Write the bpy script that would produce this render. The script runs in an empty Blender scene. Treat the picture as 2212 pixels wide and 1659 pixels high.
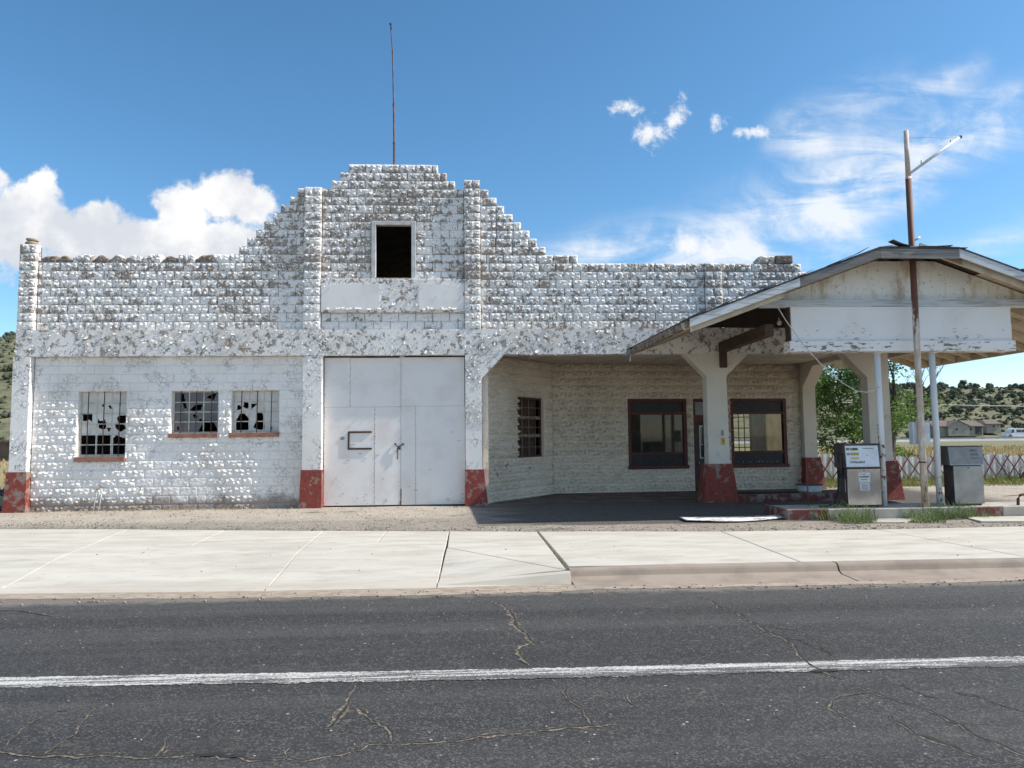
import bpy, bmesh, math, random
from mathutils import Vector, Matrix, noise

random.seed(7)
sc = bpy.context.scene
C = sc.collection
R = math.radians

# ------------------------------------------------------------------ camera
cam_d = bpy.data.cameras.new('camera')
cam_d.sensor_width = 36.0
cam_d.lens = 36.0 * 1560.0 / 2212.0
cam_d.clip_start = 0.1
cam_d.clip_end = 9000.0
cam = bpy.data.objects.new('camera', cam_d)
C.objects.link(cam)
_y, _p, _r = R(2.9), R(4.33), R(0.58)
_F = Vector((math.sin(_y) * math.cos(_p), math.cos(_y) * math.cos(_p), math.sin(_p)))
_R = Vector((math.cos(_y), -math.sin(_y), 0.0))
_U = _R.cross(_F)
_R2 = _R * math.cos(_r) - _U * math.sin(_r)
_U2 = _U * math.cos(_r) + _R * math.sin(_r)
cam.matrix_world = Matrix(((_R2.x, _U2.x, -_F.x, 0.0), (_R2.y, _U2.y, -_F.y, -17.54), (_R2.z, _U2.z, -_F.z, 1.6), (0, 0, 0, 1)))
sc.camera = cam

# ------------------------------------------------------------------ light
SUN_EL, SUN_AZ = 43.5, 6.6          # elevation; degrees in front of the facade plane, from the right
sd = Vector((math.cos(R(SUN_EL)) * math.cos(R(SUN_AZ)), -math.cos(R(SUN_EL)) * math.sin(R(SUN_AZ)), math.sin(R(SUN_EL))))
sun_d = bpy.data.lights.new('sun', 'SUN')
sun_d.energy = 5.0
sun_d.angle = R(0.55)
sun_d.color = (1.0, 0.955, 0.88)
sun = bpy.data.objects.new('sun', sun_d)
sun.rotation_euler = sd.to_track_quat('Z', 'Y').to_euler()
sun.location = (20, -2, 25)
C.objects.link(sun)

sc.view_settings.view_transform = 'Standard'
sc.view_settings.look = 'None'
sc.view_settings.exposure = 0.25
sc.view_settings.gamma = 1.0
sc.view_settings.use_curve_mapping = False
sc.render.engine = 'CYCLES'
sc.cycles.max_bounces = 5
sc.cycles.diffuse_bounces = 3
sc.cycles.glossy_bounces = 3
sc.cycles.transparent_max_bounces = 12
sc.cycles.caustics_reflective = False
sc.cycles.caustics_refractive = False


class NT:
    """small helper round a node tree"""
    def __init__(s, nt):
        s.nt = nt

    def n(s, typ, **kw):
        nd = s.nt.nodes.new(typ)
        for k, v in kw.items():
            if k == 'op':
                nd.operation = v
            elif k == 'inp':
                for kk, vv in v.items():
                    s.set(nd.inputs[kk], vv)
            else:
                setattr(nd, k, v)
        return nd

    def set(s, sock, v):
        if isinstance(v, bpy.types.NodeSocket):
            s.nt.links.new(v, sock)
        else:
            if hasattr(sock, 'default_value'):
                if sock.type == 'RGBA' and len(v) == 3:
                    v = (*v, 1.0)
                sock.default_value = v

    def m(s, op, a, b=0.0, c=0.0, clamp=False):
        nd = s.nt.nodes.new('ShaderNodeMath')
        nd.operation = op
        nd.use_clamp = clamp
        s.set(nd.inputs[0], a)
        s.set(nd.inputs[1], b)
        s.set(nd.inputs[2], c)
        return nd.outputs[0]

    def noise(s, vec, scale, detail=4.0, rough=0.55, dist=0.0, out=0):
        nd = s.n('ShaderNodeTexNoise', inp={'Scale': scale, 'Detail': detail, 'Roughness': rough, 'Distortion': dist})
        if vec is not None:
            s.set(nd.inputs['Vector'], vec)
        return nd.outputs[out]

    def ramp(s, fac, lo, hi, a=0.0, b=1.0, smooth=True):
        nd = s.n('ShaderNodeMapRange', inp={'Value': fac, 'From Min': lo, 'From Max': hi, 'To Min': a, 'To Max': b})
        nd.interpolation_type = 'SMOOTHSTEP' if smooth else 'LINEAR'
        return nd.outputs[0]

    def mix(s, fac, a, b):
        nd = s.n('ShaderNodeMix', data_type='RGBA')
        s.set(nd.inputs[0], fac)
        s.set(nd.inputs[6], a)
        s.set(nd.inputs[7], b)
        return nd.outputs[2]

    def vmul(s, v, sc_):
        nd = s.n('ShaderNodeVectorMath', op='MULTIPLY')
        s.set(nd.inputs[0], v)
        nd.inputs[1].default_value = sc_
        return nd.outputs[0]

    def pos(s):
        return s.n('ShaderNodeNewGeometry').outputs['Position']

    def bump(s, h, strength=0.5, dist=0.01):
        return s.n('ShaderNodeBump', inp={'Strength': strength, 'Distance': dist, 'Height': h}).outputs[0]


# ------------------------------------------------------------------ sky with clouds
SKY = 0.13
w = bpy.data.worlds.new('World')
sc.world = w
w.use_nodes = True
w.cycles.sampling_method = 'MANUAL'
w.cycles.sample_map_resolution = 256
w.node_tree.nodes.clear()
T = NT(w.node_tree)
sky = T.n('ShaderNodeTexSky', sky_type='NISHITA')
sky.sun_disc = False
sky.sun_elevation = R(SUN_EL)
sky.sun_rotation = math.atan2(sd.x, sd.y)
sky.altitude = 1600.0
sky.air_density = 1.0
sky.dust_density = 1.3
sky.ozone_density = 2.2
dirv = T.n('ShaderNodeTexCoord').outputs['Generated']
sx = T.n('ShaderNodeSeparateXYZ', inp={0: dirv})
yc = T.m('MAXIMUM', sx.outputs[1], 0.08)
uv = T.n('ShaderNodeCombineXYZ', inp={0: T.m('DIVIDE', sx.outputs[0], yc), 1: T.m('DIVIDE', sx.outputs[2], yc), 2: 0.0}).outputs[0]
front = T.ramp(sx.outputs[1], 0.15, 0.4)
CLOUDS = [
    ('cum', -0.356, 0.336, 0.066, 0.042, 0), ('cum', -0.400, 0.323, 0.055, 0.042, 0), ('cum', -0.309, 0.326, 0.040, 0.036, 0),
    ('cum', -0.443, 0.283, 0.075, 0.034, 0), ('cum', -0.349, 0.277, 0.100, 0.036, 0), ('cum', -0.554, 0.286, 0.100, 0.042, 0),
    ('cum', -0.611, 0.315, 0.060, 0.056, 0), ('cum', -0.594, 0.354, 0.026, 0.032, 0), ('cum', -0.524, 0.305, 0.040, 0.031, 0),
    ('cum', -0.504, 0.260, 0.140, 0.032, 0), ('cum', -0.634, 0.289, 0.070, 0.062, 0), ('cum', -0.660, 0.367, 0.03, 0.018, -20),
    ('cum', -0.80, 0.29, 0.14, 0.08, 0),
    ('puf', 0.221, 0.475, 0.044, 0.017, 0), ('puf', 0.251, 0.436, 0.039, 0.028, 5), ('puf', 0.294, 0.462, 0.019, 0.046, -25),
    ('puf', 0.352, 0.455, 0.022, 0.017, 0), ('puf', 0.406, 0.442, 0.035, 0.016, 10), ('puf', 0.300, 0.275, 0.036, 0.026, 0), ('puf', 0.334, 0.263, 0.046, 0.026, 0),
    ('cir', 0.450, 0.314, 0.315, 0.126, 20), ('cir', 0.556, 0.366, 0.265, 0.088, 24), ('cir', 0.663, 0.412, 0.211, 0.080, 25), ('cir', 0.800, 0.470, 0.155, 0.084, 18),
    ('cir', 0.561, 0.485, 0.168, 0.068, 22), ('cir', 0.469, 0.431, 0.063, 0.073, 40), ('cir', 0.394, 0.263, 0.265, 0.084, 8), ('cir', 0.167, 0.269, 0.168, 0.054, 12),
    ('cir', 0.746, 0.278, 0.168, 0.030, 8), ('cir', 0.711, 0.526, 0.099, 0.034, 30), ('cir', 0.95, 0.36, 0.224, 0.062, 16), ('cir', 0.0, 0.25, 0.420, 0.042, 3),
]
fields = {}
for kind, u0, v0, a, b, rot in CLOUDS:
    mp = T.n('ShaderNodeMapping', vector_type='TEXTURE')
    T.set(mp.inputs['Vector'], uv)
    mp.inputs['Location'].default_value = (u0, v0, 0)
    mp.inputs['Rotation'].default_value = (0, 0, R(rot))
    mp.inputs['Scale'].default_value = (a, b, 1)
    ln = T.n('ShaderNodeVectorMath', op='LENGTH')
    T.set(ln.inputs[0], mp.outputs[0])
    f = T.m('SUBTRACT', 1.0, ln.outputs['Value'])
    if kind == 'cir':
        f = T.m('MAXIMUM', f, 0.0)
        fields[kind] = f if kind not in fields else T.m('ADD', fields[kind], f)
    else:
        fields[kind] = f if kind not in fields else T.m('SMOOTH_MAX', fields[kind], f, 0.25)
n_big = T.noise(uv, 17.0, 6.0, 0.58)
n_big2 = T.noise(uv, 52.0, 4.0, 0.6)
cumv = T.m('ADD', fields['cum'], T.m('ADD', T.m('MULTIPLY', T.m('SUBTRACT', n_big, 0.5), 1.5), T.m('MULTIPLY', T.m('SUBTRACT', n_big2, 0.5), 0.55)))
cum_a = T.ramp(cumv, 0.0, 0.36)
pufv = T.m('ADD', fields['puf'], T.m('MULTIPLY', T.m('SUBTRACT', T.noise(uv, 38.0, 5.0, 0.68), 0.5), 3.2))
puf_a = T.ramp(pufv, 0.15, 1.25)
mp = T.n('ShaderNodeMapping', vector_type='POINT')
T.set(mp.inputs['Vector'], uv)
mp.inputs['Rotation'].default_value = (0, 0, R(-24))
mp.inputs['Scale'].default_value = (5.0, 17.0, 1)
cn = T.noise(mp.outputs[0], 1.0, 7.0, 0.62, 0.9)
cn2 = T.noise(uv, 9.0, 5.0, 0.6, 0.5)
cirv = T.m('MULTIPLY', fields['cir'], T.m('ADD', T.ramp(cn, 0.28, 0.72, 0.1, 1.15), T.ramp(cn2, 0.35, 0.75, -0.1, 0.75)))
cir_a = T.ramp(cirv, 0.0, 2.2, 0.0, 0.9)
# scattered fair-weather cloud over the unseen sky, cover added to whiten and brighten the facade fill
gen_n = T.noise(T.vmul(dirv, (1.0, 1.0, 2.6)), 3.2, 5.0, 0.6, 0.3)
gen_a = T.m('MULTIPLY', T.ramp(gen_n, 0.50, 0.66, 0.0, 0.85), T.ramp(sx.outputs[2], 0.0, 0.10))
cum_col = T.mix(T.ramp(T.m('ADD', T.noise(uv, 11.0, 5.0, 0.55), T.m('MULTIPLY', T.m('SUBTRACT', sx.outputs[2], 0.25), 1.3)), 0.40, 0.66), (0.60, 0.63, 0.69), (0.86, 0.86, 0.86))
skyc = T.n('ShaderNodeVectorMath', op='SCALE')
T.set(skyc.inputs[0], T.mix(1.0, sky.outputs[0], sky.outputs[0]))
skyc.inputs['Scale'].default_value = SKY
hs = T.n('ShaderNodeHueSaturation', inp={'Hue': 0.49, 'Saturation': 1.19, 'Value': 1.25, 'Color': skyc.outputs[0]})
c1 = T.mix(cir_a, hs.outputs[0], (0.80, 0.83, 0.87))
c2 = T.mix(puf_a, c1, (0.80, 0.82, 0.86))
c3 = T.mix(cum_a, c2, cum_col)
c4 = T.mix(gen_a, hs.outputs[0], (0.84, 0.84, 0.84))
bg_f = T.n('ShaderNodeBackground', inp={'Color': c3, 'Strength': 1.0})
bg_g = T.n('ShaderNodeBackground', inp={'Color': c4, 'Strength': 1.0})
bg = T.n('ShaderNodeMixShader', inp={0: front})
T.set(bg.inputs[1], bg_g.outputs[0])
T.set(bg.inputs[2], bg_f.outputs[0])
wo = T.n('ShaderNodeOutputWorld')
T.set(wo.inputs[0], bg.outputs[0])
# ------------------------------------------------------------------ materials
MATS = {}


def newmat(name):
    m = bpy.data.materials.new(name)
    m.use_nodes = True
    nt = m.node_tree
    nt.nodes.clear()
    t = NT(nt)
    b = t.n('ShaderNodeBsdfPrincipled')
    o = t.n('ShaderNodeOutputMaterial')
    nt.links.new(b.outputs[0], o.inputs[0])
    MATS[name] = m
    return m, t, b


def simple(name, col, col2=None, rough=0.8, scale=6.0, lo=0.4, hi=0.62, metal=0.0, bump=0.0, bscale=None, detail=5.0, stretch=(1, 1, 1), spec=None, emit=None):
    """two-tone procedural surface: col with patches of col2, fine relief"""
    m, t, b = newmat(name)
    p = t.vmul(t.pos(), stretch)
    c2 = col2 or tuple(c * 0.78 for c in col)
    f = t.ramp(t.noise(p, scale, detail, 0.6), lo, hi)
    t.set(b.inputs['Base Color'], t.mix(f, col, c2))
    b.inputs['Roughness'].default_value = rough
    b.inputs['Metallic'].default_value = metal
    if spec is not None:
        b.inputs['Specular IOR Level'].default_value = spec
    if bump:
        t.set(b.inputs['Normal'], t.bump(t.noise(p, bscale or scale * 4, 4.0, 0.6), bump, 0.01))
    return m


def peel(name, z0, z1, b0, b1, thr=0.56, paint=(0.865, 0.825, 0.785), scale=5.0, crack=0.5, bare=(0.45, 0.38, 0.325), base_dirt=0.0, big=0.5, course=0.0, stretch=(1, 1, 1), edge=1.0, perblock=0.0):
    """thick white paint flaking off block; more of it gone between z0 (bias b0) and z1 (bias b1)"""
    m, t, b = newmat(name)
    p = t.pos()
    n1 = t.noise(t.vmul(p, stretch), scale, 5.0, 0.62)
    n2 = t.noise(p, 0.62, 3.0, 0.5)
    n4 = t.noise(p, 26.0, 2.0, 0.6)
    z = t.n('ShaderNodeSeparateXYZ', inp={0: p}).outputs[2]
    zb = t.ramp(z, z0, z1, b0, b1, smooth=False)
    v = t.m('ADD', t.m('ADD', n1, t.m('MULTIPLY', t.m('SUBTRACT', n2, 0.5), big)), zb)
    v = t.m('ADD', v, t.m('MULTIPLY', t.m('SUBTRACT', n4, 0.5), 0.08))
    fz = t.m('FRACT', t.m('DIVIDE', t.m('SUBTRACT', z, 4.29), 0.2075))
    v = t.m('ADD', v, t.m('MULTIPLY', t.m('SUBTRACT', 0.5, fz), course))
    if perblock:
        kz = t.m('FLOOR', t.m('DIVIDE', t.m('SUBTRACT', z, 4.29), 0.2075))
        xx = t.n('ShaderNodeSeparateXYZ', inp={0: p}).outputs[0]
        kx_ = t.m('FLOOR', t.m('ADD', t.m('DIVIDE', xx, 0.4145), t.m('MULTIPLY', kz, 0.5)))
        wn = t.n('ShaderNodeTexWhiteNoise', noise_dimensions='2D')
        t.set(wn.inputs['Vector'], t.n('ShaderNodeCombineXYZ', inp={0: kx_, 1: kz, 2: 0.0}).outputs[0])
        v = t.m('ADD', v, t.m('MULTIPLY', t.m('SUBTRACT', wn.outputs['Value'], 0.5), perblock))
    gone = t.ramp(v, thr, thr + 0.02)
    vo = t.n('ShaderNodeTexVoronoi', feature='DISTANCE_TO_EDGE', inp={'Scale': 9.0})
    vd = t.n('ShaderNodeVectorMath', op='ADD')
    t.set(vd.inputs[0], p)
    t.set(vd.inputs[1], T_scale(t, t.noise(p, 7.0, 3.0, 0.6, out=1), 0.16))
    t.set(vo.inputs['Vector'], vd.outputs[0])
    ck = t.m('MULTIPLY', t.ramp(vo.outputs['Distance'], 0.012, 0.035, 1.0, 0.0), t.ramp(t.noise(p, 2.3, 4.0, 0.6), 0.50, 0.60))
    ck = t.m('MULTIPLY', ck, crack)
    pc = t.mix(t.ramp(n2, 0.42, 0.72), paint, tuple(a * k for a, k in zip(paint, (0.87, 0.86, 0.84))))
    bc = t.mix(t.ramp(n4, 0.35, 0.65), bare, tuple(a * 0.72 for a in bare))
    col = t.mix(gone, t.mix(ck, pc, (0.19, 0.175, 0.16)), bc)
    if base_dirt:
        col = t.mix(t.m('MULTIPLY', t.ramp(t.m('ADD', z, t.m('MULTIPLY', t.noise(p, 3.0, 4.0, 0.6), -0.5)), -0.1, 0.12, 1.0, 0.0), base_dirt), col, (0.23, 0.16, 0.115))
    t.set(b.inputs['Base Color'], col)
    t.set(b.inputs['Roughness'], t.ramp(gone, 0, 1, 0.8, 0.95))
    hh = t.m('SUBTRACT', t.m('MULTIPLY', n4, 0.22), t.m('ADD', gone, ck))
    t.set(b.inputs['Normal'], t.bump(hh, 0.9, 0.014 * edge))
    return m


def T_scale(t, v, k):
    nd = t.n('ShaderNodeVectorMath', op='SCALE')
    t.set(nd.inputs[0], v)
    nd.inputs['Scale'].default_value = k
    return nd.outputs[0]


peel('paint_upper', 4.3, 6.0, -0.02, 0.07, thr=0.60, scale=8.0, crack=0.8, big=0.42, course=0.14, edge=0.8, perblock=0.13)
peel('paint_frame', 1.5, 3.8, -0.11, 0.035, thr=0.60, scale=6.5, crack=1.0, big=0.2, edge=1.7)
peel('paint_lower', 0.4, 3.6, -0.14, -0.11, thr=0.60, scale=6.0, crack=0.6, base_dirt=0.75, big=0.3)
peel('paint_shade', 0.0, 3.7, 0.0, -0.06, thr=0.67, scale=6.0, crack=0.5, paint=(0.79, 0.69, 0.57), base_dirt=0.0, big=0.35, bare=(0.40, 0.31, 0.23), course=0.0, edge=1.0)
peel('paint_column', 0.9, 4.0, -0.05, -0.1, thr=0.62, scale=7.0, crack=0.25, paint=(0.76, 0.69, 0.59), bare=(0.36, 0.24, 0.17))
peel('paint_post', 0.0, 3.3, 0.03, -0.08, thr=0.62, scale=9.0, crack=0.0, paint=(0.76, 0.75, 0.74), bare=(0.22, 0.12, 0.08))
peel('paint_sign', 3.3, 4.2, 0.05, -0.10, thr=0.61, scale=12.0, crack=0.0, stretch=(0.5, 1, 2.2), big=0.3, paint=(0.87, 0.84, 0.81), bare=(0.30, 0.24, 0.19))
simple('broken_block', (0.30, 0.25, 0.20), (0.18, 0.13, 0.095), 0.95, 9.0, 0.35, 0.65, bump=0.5)
simple('mortar', (0.22, 0.19, 0.165), (0.13, 0.11, 0.095), 0.95, 12.0, bump=0.4)
simple('flake', (0.84, 0.81, 0.77), (0.76, 0.70, 0.60), 0.4, 30.0)
simple('flake_tan', (0.62, 0.50, 0.34), (0.50, 0.41, 0.29), 0.6, 30.0)
simple('bare_wall', (0.33, 0.30, 0.27), (0.24, 0.21, 0.18), 0.95, 3.0, bump=0.4)
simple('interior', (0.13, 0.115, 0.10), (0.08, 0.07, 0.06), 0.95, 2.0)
simple('office_plaster', (0.34, 0.30, 0.25), (0.26, 0.23, 0.19), 0.9, 2.0)
simple('ceiling_plaster', (0.70, 0.63, 0.52), (0.58, 0.50, 0.40), 0.9, 2.5, bump=0.2)

# red plinth paint worn back to concrete
m, t, b = newmat('red_plinth')
p = t.pos()
v = t.m('ADD', t.noise(p, 5.5, 7.0, 0.66), t.m('MULTIPLY', t.m('SUBTRACT', t.noise(p, 1.1, 2.0, 0.5), 0.5), 0.55))
g = t.ramp(v, 0.53, 0.60)
rc = t.mix(t.ramp(t.noise(p, 14.0, 4.0, 0.6), 0.4, 0.7), (0.27, 0.050, 0.032), (0.17, 0.034, 0.026))
t.set(b.inputs['Base Color'], t.mix(g, rc, t.mix(t.noise(p, 22.0, 4.0, 0.6), (0.36, 0.28, 0.22), (0.20, 0.12, 0.10))))
b.inputs['Roughness'].default_value = 0.75
t.set(b.inputs['Normal'], t.bump(t.m('SUBTRACT', t.noise(p, 25.0, 4.0, 0.6), g), 0.4, 0.01))

simple('red_faded', (0.15, 0.04, 0.035), (0.25, 0.20, 0.165), 0.85, 5.0, 0.45, 0.6, bump=0.4)
# concrete pavement, weathered, faint dirt toward the gutter
m, t, b = newmat('pavement')
p = t.pos()
ps = t.vmul(p, (0.5, 1.6, 1.0))
c = t.mix(t.ramp(t.noise(ps, 1.6, 6.0, 0.6), 0.35, 0.7), (0.56, 0.52, 0.445), (0.465, 0.425, 0.36))
c = t.mix(t.ramp(t.noise(p, 60.0, 3.0, 0.7), 0.60, 0.78), c, (0.38, 0.36, 0.32))
c = t.mix(t.m('MULTIPLY', t.ramp(t.noise(ps, 3.5, 6.0, 0.65), 0.50, 0.70), 0.6), c, (0.37, 0.33, 0.27))
c = t.mix(t.m('MULTIPLY', t.ramp(t.noise(p, 5.0, 5.0, 0.7), 0.64, 0.68), 0.35), c, (0.27, 0.24, 0.20))
yy = t.n('ShaderNodeSeparateXYZ', inp={0: p}).outputs[1]
c = t.mix(t.m('MULTIPLY', t.ramp(t.m('ADD', yy, t.m('MULTIPLY', t.noise(p, 2.2, 5.0, 0.6), 0.8)), -7.6, -7.25, 1.0, 0.0), 0.32), c, (0.44, 0.37, 0.29))
t.set(b.inputs['Base Color'], c)
b.inputs['Roughness'].default_value = 0.9
t.set(b.inputs['Normal'], t.bump(t.noise(p, 90.0, 4.0, 0.7), 0.22, 0.006))

m, t, b = newmat('kerb_concrete')
p = t.pos()
c = t.mix(t.ramp(t.noise(p, 2.5, 6.0, 0.6), 0.35, 0.7), (0.33, 0.265, 0.21), (0.24, 0.19, 0.15))
c = t.mix(t.ramp(t.noise(p, 45.0, 4.0, 0.7), 0.55, 0.75), c, (0.29, 0.235, 0.19))
t.set(b.inputs['Base Color'], c)
b.inputs['Roughness'].default_value = 0.92
t.set(b.inputs['Normal'], t.bump(t.noise(p, 60.0, 4.0, 0.7), 0.4, 0.008))

# asphalt with exposed aggregate and faint wheel tracks
m, t, b = newmat('asphalt')
p = t.pos()
base = t.mix(t.ramp(t.noise(t.vmul(p, (0.05, 1.5, 1.0)), 1.0, 4.0, 0.6), 0.32, 0.68), (0.024, 0.023, 0.0225), (0.062, 0.058, 0.054))
vo = t.n('ShaderNodeTexVoronoi', feature='F1', inp={'Scale': 85.0, 'Vector': p})
vr = t.n('ShaderNodeSeparateColor', inp={0: vo.outputs['Color']}).outputs[0]
base = t.mix(t.m('MULTIPLY', t.ramp(vr, 0.62, 0.98), t.ramp(t.noise(p, 3.0, 4.0, 0.6), 0.25, 0.7, 0.45, 1.0)), base, (0.13, 0.12, 0.107))
base = t.mix(t.ramp(vr, 0.32, 0.06, 0.0, 0.6), base, (0.012, 0.012, 0.013))
vo2 = t.n('ShaderNodeTexVoronoi', feature='F1', inp={'Scale': 26.0, 'Vector': p})
vr2 = t.n('ShaderNodeSeparateColor', inp={0: vo2.outputs['Color']}).outputs[1]
base = t.mix(t.m('MULTIPLY', t.ramp(vr2, 0.982, 0.99), t.ramp(vo2.outputs['Distance'], 0.20, 0.30, 0.8, 0.0)), base, (0.50, 0.48, 0.44))
yy = t.n('ShaderNodeSeparateXYZ', inp={0: p}).outputs[1]
sand = t.m('MULTIPLY', t.ramp(t.noise(t.vmul(p, (1, 3, 1)), 6.0, 6.0, 0.7), 0.55, 0.72), t.ramp(t.noise(t.vmul(p, (0.3, 2.2, 1)), 1.0, 3.0, 0.6), 0.46, 0.62))
base = t.mix(t.m('MULTIPLY', sand, 0.45), base, (0.22, 0.175, 0.13))
edge = t.ramp(t.m('ADD', yy, t.m('MULTIPLY', t.m('SUBTRACT', t.noise(p, 5.0, 6.0, 0.7), 0.5), 0.5)), -8.85, -8.6, 0.0, 0.8)
base = t.mix(edge, base, (0.22, 0.19, 0.155))
t.set(b.inputs['Base Color'], base)
b.inputs['Roughness'].default_value = 0.78
t.set(b.inputs['Normal'], t.bump(t.m('ADD', t.noise(p, 110.0, 3.0, 0.75), t.m('MULTIPLY', vr, 0.6)), 0.6, 0.01))

# worn lane paint: gaps show the asphalt
m, t, b = newmat('lane_paint')
p = t.pos()
wv = t.noise(t.vmul(p, (0.45, 12.0, 1.0)), 2.4, 5.0, 0.72)
wv2 = t.noise(p, 70.0, 3.0, 0.7)
yy = t.n('ShaderNodeSeparateXYZ', inp={0: p}).outputs[1]
worn = t.ramp(t.m('ADD', wv, t.m('ADD', t.m('MULTIPLY', t.m('SUBTRACT', wv2, 0.5), 0.7), t.ramp(yy, -11.78, -11.60, 0.16, 0.05))), 0.53, 0.59)
t.set(b.inputs['Base Color'], t.mix(worn, t.mix(t.noise(p, 20.0, 4.0, 0.6), (0.66, 0.64, 0.60), (0.47, 0.45, 0.41)), t.mix(t.ramp(wv2, 0.4, 0.7), (0.062, 0.062, 0.064), (0.17, 0.15, 0.125))))
b.inputs['Roughness'].default_value = 0.7
t.set(b.inputs['Normal'], t.bump(t.noise(p, 110.0, 3.0, 0.75), 0.6, 0.008))

simple('crack_sand', (0.25, 0.205, 0.15), (0.085, 0.072, 0.058), 0.95, 22.0, 0.38, 0.56, bump=0.8, bscale=60)
simple('crack_dark', (0.022, 0.02, 0.018), (0.035, 0.03, 0.026), 0.95, 14.0)

# packed dirt and gravel lot, turning to asphalt with canopy shade in its colour and, far out, to dry grass
m, t, b = newmat('lot_dirt')
p = t.pos()
sp = t.n('ShaderNodeSeparateXYZ', inp={0: p})
c = t.mix(t.ramp(t.noise(p, 1.3, 6.0, 0.6), 0.3, 0.7), (0.49, 0.42, 0.335), (0.39, 0.33, 0.26))
vo = t.n('ShaderNodeTexVoronoi', feature='F1', inp={'Scale': 55.0, 'Vector': p})
vr = t.n('ShaderNodeSeparateColor', inp={0: vo.outputs['Color']}).outputs[0]
c = t.mix(t.ramp(vr, 0.75, 0.95, 0.0, 0.8), c, (0.50, 0.45, 0.39))
c = t.mix(t.ramp(vr, 0.32, 0.05, 0.0, 0.8), c, (0.13, 0.11, 0.09))
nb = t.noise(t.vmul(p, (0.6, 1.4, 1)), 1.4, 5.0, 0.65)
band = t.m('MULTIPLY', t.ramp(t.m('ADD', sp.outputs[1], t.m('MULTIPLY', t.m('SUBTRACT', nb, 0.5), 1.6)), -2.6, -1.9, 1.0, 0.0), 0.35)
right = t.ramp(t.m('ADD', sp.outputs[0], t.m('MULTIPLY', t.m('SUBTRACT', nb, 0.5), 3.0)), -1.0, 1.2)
asp_shade = t.m('MAXIMUM', band, t.m('MULTIPLY', t.m('MULTIPLY', right, t.ramp(t.m('ADD', sp.outputs[1], t.m('MULTIPLY', t.m('SUBTRACT', nb, 0.5), 0.8)), -3.75, -3.45)), 0.95))  # asphalt kept to the canopy shadow's outline, painted dark to deepen that shadow
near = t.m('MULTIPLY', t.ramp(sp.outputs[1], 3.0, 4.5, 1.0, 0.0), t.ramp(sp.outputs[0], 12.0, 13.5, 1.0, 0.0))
asp_shade = t.m('MULTIPLY', asp_shade, near)
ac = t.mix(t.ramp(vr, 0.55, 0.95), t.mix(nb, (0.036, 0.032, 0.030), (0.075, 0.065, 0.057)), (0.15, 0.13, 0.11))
c = t.mix(asp_shade, c, ac)
st = t.ramp(t.noise(t.vmul(p, (0.8, 2.6, 1)), 1.15, 4.0, 0.6, 0.4), 0.60, 0.68)
c = t.mix(t.m('MULTIPLY', t.m('MULTIPLY', st, 0.75), t.ramp(sp.outputs[0], -5.0, -3.5)), c, (0.055, 0.045, 0.038))
gr = t.m('MAXIMUM', t.ramp(t.m('ADD', sp.outputs[1], t.m('MULTIPLY', nb, 1.5)), 5.0, 6.2), t.m('MULTIPLY', t.ramp(sp.outputs[0], -11.6, -12.6), t.ramp(sp.outputs[1], -2.0, 1.0)))
gcol = t.mix(t.ramp(t.noise(t.vmul(p, (0.05, 0.12, 1)), 2.0, 5.0, 0.65), 0.35, 0.65), (0.36, 0.265, 0.125), (0.25, 0.215, 0.095))
gcol = t.mix(t.ramp(sp.outputs[1], 45.0, 110.0), gcol, t.mix(t.ramp(t.noise(p, 0.12, 5.0, 0.65), 0.4, 0.62), (0.15, 0.155, 0.065), (0.20, 0.18, 0.085)))
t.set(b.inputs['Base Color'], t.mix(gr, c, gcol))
b.inputs['Roughness'].default_value = 0.95
t.set(b.inputs['Normal'], t.bump(t.m('ADD', t.noise(p, 40.0, 4.0, 0.7), t.m('MULTIPLY', vr, 0.5)), 0.7, 0.015))

simple('gutter_dirt', (0.40, 0.325, 0.25), (0.30, 0.235, 0.175), 0.95, 7.0, bump=0.7, bscale=60, stretch=(0.7, 2, 1))
simple('pebble', (0.34, 0.30, 0.26), (0.18, 0.155, 0.135), 0.9, 8.0)
m, t, b = newmat('hill_grass')
p = t.pos()
c = t.mix(t.ramp(t.noise(p, 0.07, 7.0, 0.68), 0.38, 0.62), (0.125, 0.125, 0.058), (0.195, 0.17, 0.10))
c = t.mix(t.ramp(t.noise(p, 0.4, 5.0, 0.7), 0.48, 0.60, 0.0, 0.85), c, (0.075, 0.085, 0.038))
c = t.mix(t.ramp(t.noise(p, 0.22, 6.0, 0.7), 0.60, 0.70, 0.0, 0.7), c, (0.36, 0.29, 0.20))
t.set(b.inputs['Base Color'], c)
b.inputs['Roughness'].default_value = 0.95

simple('juniper', (0.062, 0.078, 0.042), (0.10, 0.11, 0.06), 0.85, 1.3, 0.4, 0.65)
simple('green_shrub', (0.11, 0.19, 0.045), (0.07, 0.12, 0.035), 0.8, 1.3)


def leafmat(name, col, col2, trans=0.35, scale=3.0):
    m, t, b = newmat(name)
    p = t.pos()
    cc = t.mix(t.ramp(t.noise(p, scale, 4.0, 0.6), 0.35, 0.65), col, col2)
    t.set(b.inputs['Base Color'], cc)
    b.inputs['Roughness'].default_value = 0.6
    tr = t.n('ShaderNodeBsdfTranslucent')
    t.set(tr.inputs[0], cc)
    mx = t.n('ShaderNodeMixShader', inp={0: trans})
    o = [n for n in t.nt.nodes if n.type == 'OUTPUT_MATERIAL'][0]
    t.nt.links.new(b.outputs[0], mx.inputs[1])
    t.nt.links.new(tr.outputs[0], mx.inputs[2])
    t.nt.links.new(mx.outputs[0], o.inputs[0])
    return m


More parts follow.
